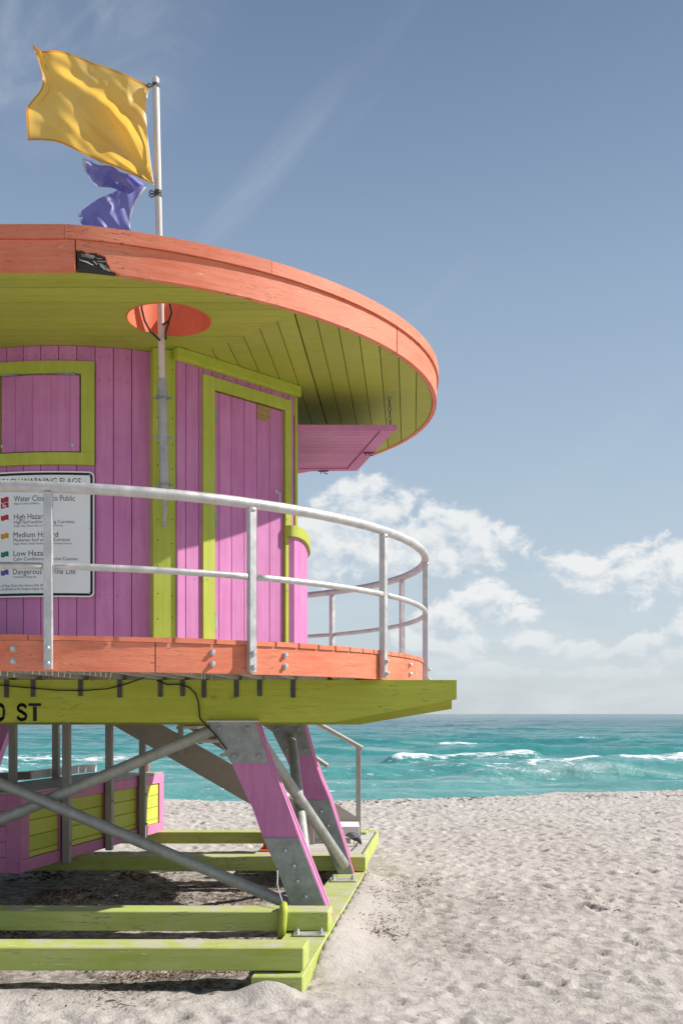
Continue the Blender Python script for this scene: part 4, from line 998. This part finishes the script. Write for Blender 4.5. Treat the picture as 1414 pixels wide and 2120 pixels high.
# ================================================================ stairs behind the tower
st_ = thing('staircase', (-.6, 13.0, Z(-1.65)), 'grey wooden stairs with white treads going down from the deck to the landing', 'stairs')
YA, YB = 12.9, 13.6
def stringer(Y, top, bot, mat=taupe):
    mb = MB(); mb.prism([PY(p_[0], p_[1], Y) for p_ in top] + [PY(p_[0], p_[1], Y) for p_ in bot], (0, .05, 0)); return mb.out('stringer', mat, st_)
stringer(YA, [(250, 1452), (668, 1690), (668, 1735)], [(640, 1735), (180, 1470)])
stringer(YB, [(360, 1452), (746, 1697), (746, 1701)], [(700, 1701), (300, 1452)])
x0, z0 = PY(705, 0, YB).x - .30, Z(-1.47) + .182
for k in range(10):
    xx = x0 - .285 * k; zz = z0 + .182 * k - .0
    if zz > Z(.4): break
    mb = MB(); mb.frame_box((xx - .14, YA + .052, zz), (.29, 0, 0), (0, YB - YA - .054, 0), (0, 0, .035), .003); mb.out('tread', white_paint, st_)
mb = MB(); mb.frame_box((PY(680, 0, 13.0).x, YA + .06, Z(-1.60)), (PY(744, 0, 13.0).x - PY(680, 0, 13.0).x, 0, 0), (0, .60, 0), (0, 0, .125), .004); mb.out('riser', white_paint, st_)
def hand(Y, p0, p1, posts):
    mb = MB(); a, b = PY(p0[0], p0[1], Y), PY(p1[0], p1[1], Y); mb.tube([a, b], .032, 12); h = autosmooth(mb.out('handrail', rail_wood, st_), 60)
    for (px, yt, yb) in posts:
        t_, b_ = PY(px, yt, Y), PY(px, yb, Y); mb = MB(); mb.frame_box((b_.x - .034, Y - .01, b_.z), (.068, 0, 0), (0, .06, 0), (0, 0, t_.z - b_.z), .004); mb.out('handrail_post', rail_wood, h)
hand(YB + .02, (540, 1432), (750, 1549), [(742, 1545, 1738), (610, 1470, 1610), (415, 1430, 1540)])
hand(YA - .03, (500, 1466), (678, 1586), [(645, 1565, 1746), (374, 1440, 1563)])

# ================================================================ flagpole and flags
fp = thing('flagpole', (-1.546, 8.66, Z(1.9)), 'thin white flagpole clamped to the green corner post and rising through the roof hole', 'flagpole')
A0, A1 = PY(341, 1010, 8.66), PY(323, 163, 7.95)
def on_pole(H): t = (Z(H) - A0.z) / (A1.z - A0.z); return A0.lerp(A1, t)
top_s = on_pole(2.86)
mb = MB(); mb.tube([A0.lerp(A1, .02), A0.lerp(A1, .5), A1, A1 + Vector((0, 0, .012))], [.029, .028, .0275, .018], 16); autosmooth(mb.out('pole_shaft', pole_m, fp), 50)
mb = MB(); mb.tube([A0, top_s - Vector((0, 0, .02)), top_s], [.041, .041, .034], 16); autosmooth(mb.out('sleeve', galv_pipe, fp), 50)
mb = MB(); rp = [A0 + Vector((.0, .01, .02)), A0 + Vector((-.006, .02, -.10)), A0 + Vector((.004, .015, -.18)), A0 + Vector((-.006, .02, -.26)), A0 + Vector((.0, .02, -.34))]
mb.tube(rp, [.017, .016, .021, .015, .020], 7); mb.out('frayed_rope_end', rope_m, fp)
for yv in (811, 897, 1003):
    t_ = (yv - 1010) / (163 - 1010); c = A0.lerp(A1, t_); mb = MB(); mb.tube([c - Vector((0, 0, .012)), c + Vector((0, 0, .012))], .047, 16)
    mb.frame_box(c + Vector((-.085, .0, -.010)), (.17, 0, 0), (0, .012, 0), (0, 0, .02), .002); mb.frame_box(c + Vector((-.02, .03, -.01)), (.04, 0, 0), (0, .10, 0), (0, 0, .02)); mb.out('clamp', galv if yv != 897 else galv_pipe, fp)
mb = MB()
mb.tube([PY(352, 600, 8.15), PY(353, 632, 8.16), PY(356, 648, 8.18), PY(350, 664, 8.22), PY(338, 672, 8.30)], .009, 7)
mb.tube([PY(294, 600, 8.12), PY(294, 640, 8.13), PY(300, 664, 8.16), PY(312, 686, 8.20), PY(331, 704, 8.36)], .009, 7)
mb.tube([PY(350, 668, 8.22), PY(343, 690, 8.30), PY(344, 702, 8.36)], .009, 7)
mb.out('wire_loop', cable_m, fp, smooth=True)
for yv in (176, 384, 390):
    t_ = (yv - 1010) / (163 - 1010); c = A0.lerp(A1, t_); mb = MB(); mb.tube([c + Vector((-.03, 0, 0)), c + Vector((-.055, -.008, .012)), c + Vector((-.075, 0, 0)), c + Vector((-.055, .008, -.012))], .006, 6, closed=True)
    mb.tube([c - Vector((0, 0, .012)), c + Vector((0, 0, .012))], .033, 10); mb.out('snap_hook', dark_steel, fp)
def polyl(pts):
    P = [Vector((p_[0], p_[1])) for p_ in pts]; L = [0]
    for a, b in zip(P[:-1], P[1:]): L.append(L[-1] + (b - a).length)
    def f(t):
        d = t * L[-1]
        for i in range(len(P) - 1):
            if d <= L[i + 1] + 1e-9:
                k = (d - L[i]) / max(1e-9, L[i + 1] - L[i]); p0 = P[max(0, i - 1)]; p1 = P[i]; p2 = P[i + 1]; p3 = P[min(len(P) - 1, i + 2)]
                return 0.5 * ((2 * p1) + (p2 - p0) * k + (2 * p0 - 5 * p1 + 4 * p2 - p3) * k * k + (3 * p1 - p0 - 3 * p2 + p3) * k ** 3)
        return P[-1]
    return f
def cloth_grid(top, bot, hoist, fly, depth, nu, nv, Y0):
    T, B_, H_, V_ = polyl(top), polyl(bot), polyl(hoist), polyl(fly); G = []
    for j in range(nv + 1):
        v = j / nv; row = []
        for i in range(nu + 1):
            u = i / nu
            p_ = T(u) * (1 - v) + B_(u) * v + H_(v) * (1 - u) + V_(v) * u - (T(0) * (1 - u) * (1 - v) + T(1) * u * (1 - v) + B_(0) * (1 - u) * v + B_(1) * u * v)
            row.append(PY(p_.x, p_.y, Y0 + depth(u, v)))
        G.append(row)
    return G
def gmesh(G, keep, name, mat, parent, **kw):
    nv, nu = len(G) - 1, len(G[0]) - 1; vs = [p_ for r_ in G for p_ in r_]
    fs = [[j * (nu + 1) + i, j * (nu + 1) + i + 1, (j + 1) * (nu + 1) + i + 1, (j + 1) * (nu + 1) + i] for j in range(nv) for i in range(nu) if keep(i, j)]
    return make(name, vs, fs, mat, parent, True, **kw)
flag = thing('flag', on_pole(5.0), 'large yellow flag flying from the top of the flagpole', 'flag')
def dep_y(u, v):
    e = min(1, u * 5 + .05)
    d = .085 * e * math.sin(5.6 * (u * .55 + (1 - v) * .75) + 2.3 * u * u + .4)
    # long crease sweeping from the middle of the cloth down to the lower hoist corner
    r_ = math.hypot(u * 1.35, 1 - v); a_ = math.atan2(1 - v, u * 1.35)
    d += .052 * math.exp(-((r_ - .55) / .35) ** 2) * math.sin(a_ * 6.5 + r_ * 2.2)
    d += .013 * math.exp(-r_ * 3.2) * math.sin(a_ * 30) * min(1, r_ * 6)
    c_ = (v - (.52 - .38 * u + .35 * (u - .5) ** 2 * 4 * .3)); d += .05 * e * math.tanh(c_ * 16) * math.exp(-(c_ * 3.2) ** 2) * (1 if u < .92 else .3)
    c2 = (v - .86 + .55 * (u - .12)); d += .030 * math.tanh(c2 * 18) * math.exp(-(c2 * 5) ** 2) * min(1, u * 4)
    d += .07 * u ** 3 * math.sin(v * 9 + .5) + .03 * u * u * math.sin(u * 16 + v * 4)
    d += .008 * math.sin(u * 31 + v * 9) * math.sin(v * 23 - u * 6)
    return d
G = cloth_grid([(314, 180), (280, 163), (235, 143), (190, 128), (150, 112), (115, 104), (88, 105), (67, 91)],
               [(320, 383), (285, 366), (240, 346), (200, 331), (160, 312), (125, 296), (95, 291), (58, 291)],
               [(314, 180), (306, 200), (304, 240), (310, 310), (320, 383)], [(67, 91), (79, 122), (89, 160), (84, 186), (57, 222), (56, 250), (58, 291)], dep_y, 110, 84, 8.0)
nvv, nuu = 84, 110
edge = lambda i, j: i >= nuu - 3 or j < 3 or j >= nvv - 3
gmesh(G, lambda i, j: not edge(i, j) and i >= 2, 'cloth', yellow_c, flag); gmesh(G, lambda i, j: edge(i, j) and i >= 2, 'hem', yellow_h, flag); gmesh(G, lambda i, j: i < 2, 'heading_tape', white_c, flag)
flag2 = thing('flag', on_pole(4.2), 'ragged purple flag flapping just below the yellow flag', 'flag')
d1 = lambda u, v: .06 * math.sin(u * 5 + 1) + .05 * math.sin(v * 5 + u * 3) + .012 * math.sin(u * 26 + v * 12)
G = cloth_grid([(304, 388), (280, 381), (262, 386), (235, 398), (200, 414), (164, 441)], [(276, 512), (250, 505), (225, 503), (205, 500), (185, 496), (176, 490)],
               [(304, 388), (290, 406), (277, 432), (270, 462), (276, 512)], [(164, 441), (172, 452), (168, 462), (178, 472), (176, 490)], d1, 50, 40, 8.12)
gmesh(G, lambda i, j: i >= 2, 'cloth', purple_c, flag2); gmesh(G, lambda i, j: i < 2, 'heading_tape', white_c, flag2)
d2 = lambda u, v: -.03 + .07 * math.sin(u * 6 + v * 2.5 + .5) + .04 * math.sin(v * 7) + .01 * math.sin(u * 30)
G = cloth_grid([(302, 384), (275, 364), (250, 356), (232, 344), (205, 341), (176, 329)], [(268, 402), (250, 396), (232, 389), (205, 386), (190, 374), (181, 358)],
               [(302, 384), (290, 386), (278, 396), (268, 402)], [(176, 329), (180, 336), (177, 347), (181, 358)], d2, 46, 24, 8.08)
gmesh(G, lambda i, j: True, 'cloth', purple_c, flag2)
mb = MB()
for k in range(70):
    t_ = random.random()
    if k % 2: q = Vector((176 + 4 * t_, 330 + 28 * t_))
    else: q = Vector((176 + 55 * t_, 330 + 13 * t_ + 3 * math.sin(t_ * 9)))
    a = PY(q.x + 1, q.y, 8.05); b = PY(q.x - random.uniform(2, 7), q.y - random.uniform(-1, 6), 8.05 + random.uniform(-.03, .03)); mb.tube([a, (a + b) / 2 + Vector((0, .004, .003)), b], .0016, 3)
for k in range(30):
    t_ = random.random(); a = PY(166 + 12 * t_, 441 + 30 * t_, 8.12); b = a + Vector((-random.uniform(.01, .03), 0, random.uniform(-.015, .015))); mb.tube([a, b], .0016, 3)
mb.out('frayed_threads', white_c, flag2, kind='stuff')

# ================================================================ warning sign
SH0, SH1 = (1478 - 1236) * 8.66 / F, (1478 - 975.5) * 8.66 / F
phr = arc_phi(196, .034); phc = arc_phi(83, .034); U = (WR + .034) * (phr - phc)
sg = thing('warning_sign', arcw(phc, .034, (SH0 + SH1) / 2), 'white beach warning flags sign with black border screwed to the pink wall', 'sign')
def smap(u, H, off): return arcw(phc + u / (WR + .034), off, H)
def rrect(u0, u1, h0, h1, r, n=6):
    pts = []
    for cx_, cz_, a0 in ((u1 - r, h1 - r, 0), (u0 + r, h1 - r, 90), (u0 + r, h0 + r, 180), (u1 - r, h0 + r, 270)):
        pts += [(cx_ + r * math.cos(R(a0 + 90 * k / n)), cz_ + r * math.sin(R(a0 + 90 * k / n))) for k in range(n + 1)]
    return pts
def splate(pts, o0, o1, name, mat, n=10):
    """plate bent to the wall: cut into vertical strips"""
    mb = MB(); us = np.linspace(min(p_[0] for p_ in pts), max(p_[0] for p_ in pts), n + 1)
    for a, b in zip(us[:-1], us[1:]):
        q = clip(clip(pts, -1, 0, -a), 1, 0, b)
        if len(q) < 3: continue
        m = len(q); f_ = [smap(x, h, o1) for x, h in q] + [smap(x, h, o0) for x, h in q]
        fs = [list(range(m)), [i + m for i in range(m)][::-1]] + [[i, (i + 1) % m, (i + 1) % m + m, i + m] for i in range(m) if not (abs(q[i][0] - q[(i + 1) % m][0]) < 1e-7 and (abs(q[i][0] - a) < 1e-6 or abs(q[i][0] - b) < 1e-6) and min(p_[0] for p_ in pts) + 1e-6 < q[i][0] < max(p_[0] for p_ in pts) - 1e-6)]
        mb.add(f_, fs)
    return mb.out(name, mat, sg)
splate(rrect(-U, U, SH0, SH1, .045), .032, .036, 'sign_plate', sign_m)
splate(rrect(-U + .012, U - .012, SH0 + .012, SH1 - .012, .038), .0361, .0366, 'sign_border', black_m)
splate(rrect(-U + .034, U - .034, SH0 + .034, SH1 - .034, .022), .0367, .0372, 'sign_face', sign_m)
def px2u(px): return (WR + .037) * (arc_phi(px, .037) - phc)
def py2h(py): return (1478 - py) * 8.66 / F
def stext(s_, px0, px1, base, cap, mat=black_m, name='lettering'):
    V, Fc = text_mesh(s_); x0, x1 = V[:, 0].min(), V[:, 0].max(); u0, u1 = px2u(px0), px2u(px1); kx = (u1 - u0) / (x1 - x0); ky = cap * 8.66 / F / .73
    mb = MB(); mb.add([smap(u0 + (v[0] - x0) * kx, py2h(base) + v[1] * ky, .0378) for v in V], Fc); o = make(name, mb.v, mb.f, mat, sg); return o
stext('BEACH WARNING FLAGS', -2, 168, 1003.5, 14.5)
for (s_, a_, b_, y_, c_) in (('Water Closed to Public', 30, 156, 1037, 12), ('Agua Cerrada al Publico', 30.5, 82, 1043.8, 4.2),
    ('High Hazard', 30, 96, 1074.5, 12), ('High Surf and/or Strong Currents', 30, 155, 1083.3, 7), ('Peligro Alto, Resaca Alta y/o Corrientes Fuertes', 30, 131, 1090, 4.2),
    ('Medium Hazard', 29, 121, 1112, 12), ('Moderate Surf and/or Currents', 29, 146, 1120.5, 7), ('Peligro Medio, Resaca Moderada y/o Corrientes Fuertes', 29, 149, 1127, 4.2),
    ('Low Hazard', 29, 104, 1150.5, 12), ('Calm Conditions, Exercise Caution', 29, 161, 1160, 7),
    ('Dangerous Marine Life', 28, 157, 1188.5, 12), ('Vida Marina Peligrosa', 28, 76, 1196, 4.2),
    ('Absence of Flags Does Not Assure Safe Waters', -18, 104, 1214, 5.2), ('Ausencia de Banderas No Asegura Aguas Seguras', -18, 104, 1221, 5.2)): stext(s_, a_, b_, y_, c_)
def flagicon(y, mat, h=10.5):
    pts_t = [(3 + 16 * k / 8, y + 1.4 * math.sin(k / 8 * TAU)) for k in range(9)]; ring = pts_t + [(x, yy + h) for x, yy in pts_t[::-1]]
    mb = MB(); mb.add([smap(px2u(x), py2h(yy), .0378) for x, yy in ring], [list(range(len(ring)))]); o = make('flag_symbol', mb.v, mb.f, mat, sg)
for y_, m_ in ((1028, red_m), (1039.5, red_m), (1065, red_m), (1103, orangeprint_m), (1141, greenprint_m), (1179, purpleprint_m)): flagicon(y_, m_)
mb = MB(); c0 = (11, 1045)
for dx, dy in ((-3, -2), (1, 0), (-2, 2)): mb.add([smap(px2u(c0[0] + dx + a), py2h(c0[1] + dy + b), .0382) for a, b in ((-3, .6), (0, -1), (3, .6), (0, 1.6))], [[0, 1, 2, 3]])
make('flag_symbol', mb.v, mb.f, sign_m, sg)
for px, py in ((186, 983), (186, 1228), (186.5, 1094)): inst('screw', bolt_small, smap(px2u(px), py2h(py), .0372), (0, 0, 0), sg, (.45, .3, .45))

# ================================================================ cables
mb = MB(); Yc = 8.972
c1 = [(-60, 1412), (0, 1418.5), (60, 1424), (120, 1429), (170, 1430), (225, 1426), (262, 1416), (298, 1403), (318, 1399)]
c2 = [(325, 1408), (345, 1417), (372, 1417), (392, 1423), (405, 1436), (411, 1452), (413, 1470), (414, 1486), (420, 1494)]
mb.tube([PY(a, b, Yc) for a, b in c1], .0065, 6); mb.tube([PY(a, b, Yc) for a, b in c2] + [PY(430, 1504, 8.96), PY(448, 1523, 8.95), PY(470, 1552, 8.97)], .0075, 6)
mb.out('cable', cable_m, None, True, label='thin black cable sagging across the green girder above the street lettering', category='cable')
mb = MB(); mb.tube([PY(574, 1800, 8.98), PY(575, 1815, 8.9), PY(574, 1830, 8.8), PY(579, 1850, 8.7), PY(584, 1866, 8.62), PY(588, 1876, 8.6)], .007, 6)
mb.out('rope', rope_m, None, True, label='thin grey cord running from the near leg down into the green sleeve', category='cord')
mb = MB(); mb.tube([(PY(742, 0, 13).x, 13.1, Z(-1.69)), (PY(738, 0, 12.7).x, 12.7, Z(-1.688)), (PY(728, 0, 12.2).x, 12.25, Z(-1.688))], .007, 5)
mb.out('rope', black_m, None, True, label='short black string lying on the landing planks below the pigeon', category='cord')

# ================================================================ traffic cone, pigeon, seated person
cn = thing('traffic_cone', (PY(564, 0, 12.3).x, 12.3, Z(HB)), 'orange cone half hidden behind the near leg on the landing', 'cone')
cc = Vector((PY(564, 0, 12.3).x, 12.3, Z(HB)))
mb = MB(); mb.sweep([[cc + Vector((r * math.cos(TAU * k / 24), r * math.sin(TAU * k / 24), z)) for k in range(24)] for r, z in ((.125, .02), (.115, .06), (.04, .36), (.035, .38))]); autosmooth(mb.out('cone_body', cone_m, cn), 40)
mb = MB(); mb.frame_box(cc + Vector((-.15, -.15, .0)), (.30, 0, 0), (0, .30, 0), (0, 0, .022), .006); mb.out('cone_base', cone_m, cn)

pg = thing('pigeon', (PY(737, 0, 12.68).x, 12.68, Z(HB)), 'dark grey pigeon bending down on the landing at the foot of the stairs', 'pigeon')
pc = Vector((PY(735, 0, 12.68).x, 12.68, Z(HB) + .008))
def loft(path, radii, n=12, name='body', mat=pigeon_m, parent=None, sy=1.0):
    mb = MB(); path = [Vector(p_) for p_ in path]; rings = []
    for i, p_ in enumerate(path):
        a = path[max(0, i - 1)]; b = path[min(len(path) - 1, i + 1)]; t = (b - a).normalized(); x = Vector((0, 1, 0)); y = t.cross(x).normalized(); rx, ry = radii[i] if isinstance(radii[i], tuple) else (radii[i] * sy, radii[i])
        rings.append([p_ + x * rx * math.cos(TAU * k / n) + y * ry * math.sin(TAU * k / n) for k in range(n)])
    mb.sweep(rings); return mb.out(name, mat, parent, True)
loft([pc + Vector(p_) for p_ in ((-.105, .02, .125), (-.075, .012, .122), (-.04, .0, .118), (.0, 0, .108), (.03, 0, .090), (.052, -.005, .066), (.063, -.008, .046), (.070, -.008, .030), (.075, -.01, .018))],
     [(.014, .006), (.028, .020), (.046, .040), (.052, .048), (.046, .044), (.030, .030), (.021, .022), (.021, .020), (.008, .009)], name='body', parent=pg)
loft([pc + Vector(p_) for p_ in ((-.17, .03, .118), (-.13, .025, .122), (-.085, .015, .124))], [(.030, .004), (.026, .006), (.02, .012)], name='tail', parent=pg)
loft([pc + Vector(p_) for p_ in ((-.11, -.03, .128), (-.07, -.044, .135), (-.02, -.050, .128), (.02, -.042, .105))], [(.004, .012), (.008, .026), (.010, .032), (.006, .016)], name='wing', mat=pigeon_l, parent=pg)
loft([pc + Vector(p_) for p_ in ((-.11, .05, .128), (-.07, .050, .135), (-.02, .050, .128), (.02, .042, .105))], [(.004, .012), (.008, .026), (.010, .032), (.006, .016)], name='wing', mat=pigeon_m, parent=pg)
mb = MB(); mb.tube([pc + Vector((.076, -.01, .018)), pc + Vector((.088, -.01, .006))], [.005, .001], 6); mb.out('beak', black_m, pg)
for sgn in (-1, 1):
    mb = MB(); mb.tube([pc + Vector((-.005, sgn * .018, .07)), pc + Vector((-.012, sgn * .02, .03)), pc + Vector((-.005, sgn * .02, .003))], .005, 6)
    for a in (-35, 0, 35): mb.tube([pc + Vector((-.005, sgn * .02, .003)), pc + Vector((-.005 + .03 * math.cos(R(a)), sgn * .02 + .03 * math.sin(R(a)), .0))], .003, 4)
    mb.out('foot', pleg_m, pg)

def skin_body(name, nodes, edges, radii, mat, parent, sub=2, root=0):
    me = bpy.data.meshes.new(name); me.from_pydata(nodes, edges, []); me.materials.append(mat); o = bpy.data.objects.new(name, me); COL.objects.link(o)
    sk = o.modifiers.new('s', 'SKIN'); sk.use_smooth_shade = True; me.skin_vertices if me.skin_vertices else None
    for i, r in enumerate(radii): me.skin_vertices[0].data[i].radius = r if isinstance(r, tuple) else (r, r)
    me.skin_vertices[0].data[root].use_root = True
    ss = o.modifiers.new('u', 'SUBSURF'); ss.levels = sub; ss.render_levels = sub
    bpy.context.view_layer.update(); m2 = bpy.data.meshes.new_from_object(o.evaluated_get(bpy.context.evaluated_depsgraph_get())); bpy.data.objects.remove(o)
    m2.materials.clear(); m2.materials.append(mat); m2.name = name; ob = bpy.data.objects.new(name, m2); COL.objects.link(ob); attach(ob, parent)
    m2.polygons.foreach_set('use_smooth', [True] * len(m2.polygons)); return ob
pp = Vector((PY(300, 0, 21.2).x, 21.2, 0)); pp.z = zi(pp.x, pp.y)
per = thing('person', pp, 'person in dark swimwear sitting on the sand beyond the pink box, elbow raised', 'person')
w_ = lambda x, y, z: tuple(pp + Vector((x, y, z * 1.06)))
nodes = [w_(.02, 0, .13), w_(.03, .0, .32), w_(.02, 0, .52), w_(-.01, 0, .62), w_(-.05, -.01, .70), w_(-.08, -.01, .80), w_(-.09, -.01, .88),
         w_(.08, -.17, .66), w_(.12, -.19, 1.00), w_(.0, -.12, .92), w_(-.03, -.08, .86),
         w_(.0, .18, .54), w_(.10, .26, .32), w_(.02, .34, .10), w_(-.03, .36, .05),
         w_(-.10, -.11, .12), w_(-.45, -.16, .42), w_(-.72, -.17, .07), w_(-.84, -.18, .05),
         w_(-.10, .11, .12), w_(-.48, .16, .38), w_(-.76, .17, .07), w_(-.88, .18, .05)]
edges = [(0, 1), (1, 2), (2, 3), (3, 4), (4, 5), (5, 6), (2, 7), (7, 8), (8, 9), (9, 10), (2, 11), (11, 12), (12, 13), (13, 14), (0, 15), (15, 16), (16, 17), (17, 18), (0, 19), (19, 20), (20, 21), (21, 22)]
radii = [(.15, .12), (.13, .10), (.15, .10), .06, .055, .095, .07, .055, .045, .034, .04, .055, .042, .034, .035, .085, .06, .045, .035, .085, .06, .045, .035]
skin_body('body', nodes, edges, radii, skin_m, per)
hr = loft([w_(-.05, -.01, .72), w_(-.06, -.01, .80), w_(-.075, -.01, .88), w_(-.085, -.01, .925), w_(-.09, -.01, .935)], [.07, .108, .105, .06, .01], name='hair', mat=hair_m, parent=per)
loft([w_(.02, 0, .02), w_(.02, 0, .12), w_(.02, 0, .24)], [(.17, .14), (.18, .155), (.155, .125)], name='swim_shorts', mat=swim_m, parent=per)

# ================================================================ washed-up litter on the sand
mb = MB(); mb2 = MB()
def clus(x, y): return float(fbm(np.array([x * 1.6]), np.array([y * 2.6]), 3, 404)[0])
def scatter(n, fx, rmin, rmax, target, th=1.0):
    for _ in range(n):
        for _t in range(6):
            x, y = fx()
            if clus(x, y) > random.uniform(-.12, .14): break
        th_ = th * random.choice((.5, .7, 1.0, 1.3)); L = random.uniform(rmin, rmax); a = random.uniform(0, TAU); z = zi(x, y)
        c = Vector((x, y, z + .003)); d = Vector((math.cos(a), math.sin(a), random.uniform(-.1, .35))) * L; side = Vector((-math.sin(a), math.cos(a), 0)) * random.uniform(.15, .5) * L * .4
        e = c + d * .5 + side + Vector((0, 0, random.uniform(0, .012)))
        r = random.uniform(.0012, .0034) * th_; target.tube([c, e, c + d], [r, r * 1.3, r * .5], 3)
def g2(cx, cy, sx_, sy_): return lambda: (random.gauss(cx, sx_), random.gauss(cy, sy_))
def pad(cx, cy, sx_, sy_, n, a=.03, b=.08, th=2.2): scatter(n, g2(cx, cy, sx_, sy_), a, b, mb, th)
scatter(3800, lambda: (random.uniform(-3.4, -.2), random.uniform(7.5, 11.6)), .012, .055, mb, 1.5)
scatter(500, lambda: (random.uniform(-3.6, -.3), random.uniform(7.45, 8.5)), .02, .07, mb2, 1.3)
scatter(700, lambda: (random.uniform(-4.2, .0), random.uniform(11.9, 14.2)), .03, .10, mb, 2.4)
scatter(350, lambda: (random.uniform(-1.9, -.5), random.gauss(7.35, .16)), .015, .05, mb, 1.2); scatter(200, lambda: (random.uniform(-3.6, -1.0), random.gauss(7.0, .25)), .01, .05, mb2, 1.0)
pad(.60, 10.6, .26, .30, 200, .01, .035, 1.0); pad(.85, 11.4, .40, .26, 260, .01, .038, 1.1); pad(.42, 9.1, .12, .35, 200, .01, .04, 1.1); pad(1.7, 11.0, .6, .6, 220, .01, .035, 1.0); pad(1.1, 9.0, .5, .6, 160, .01, .03, .9)
scatter(900, lambda: (random.uniform(-3.2, 9), 6.2 + 19 * random.random() ** 1.5), .008, .035, mb, 1.0)
for (x, y, n) in ((2.75, 10.0, 9), (-1.5, 6.8, 5), (6.6, 16.0, 6), (3.3, 8.0, 3)): scatter(n, g2(x, y, .06, .04), .05, .17, mb, 1.2)
for k in range(60):   # weed along the crest
    x = random.uniform(-1, 9); scatter(5, g2(x, crest_y(x) - random.uniform(0, 1.0), .15, .1), .03, .12, mb, 2.5)
make('seaweed_litter', mb.v, mb.f, debris_m, None, kind='stuff', label='dark dry seaweed and twigs strewn on the sand')
make('pale_twigs', mb2.v, mb2.f, debris_l, None, kind='stuff', label='pale dry stalks strewn under the tower')
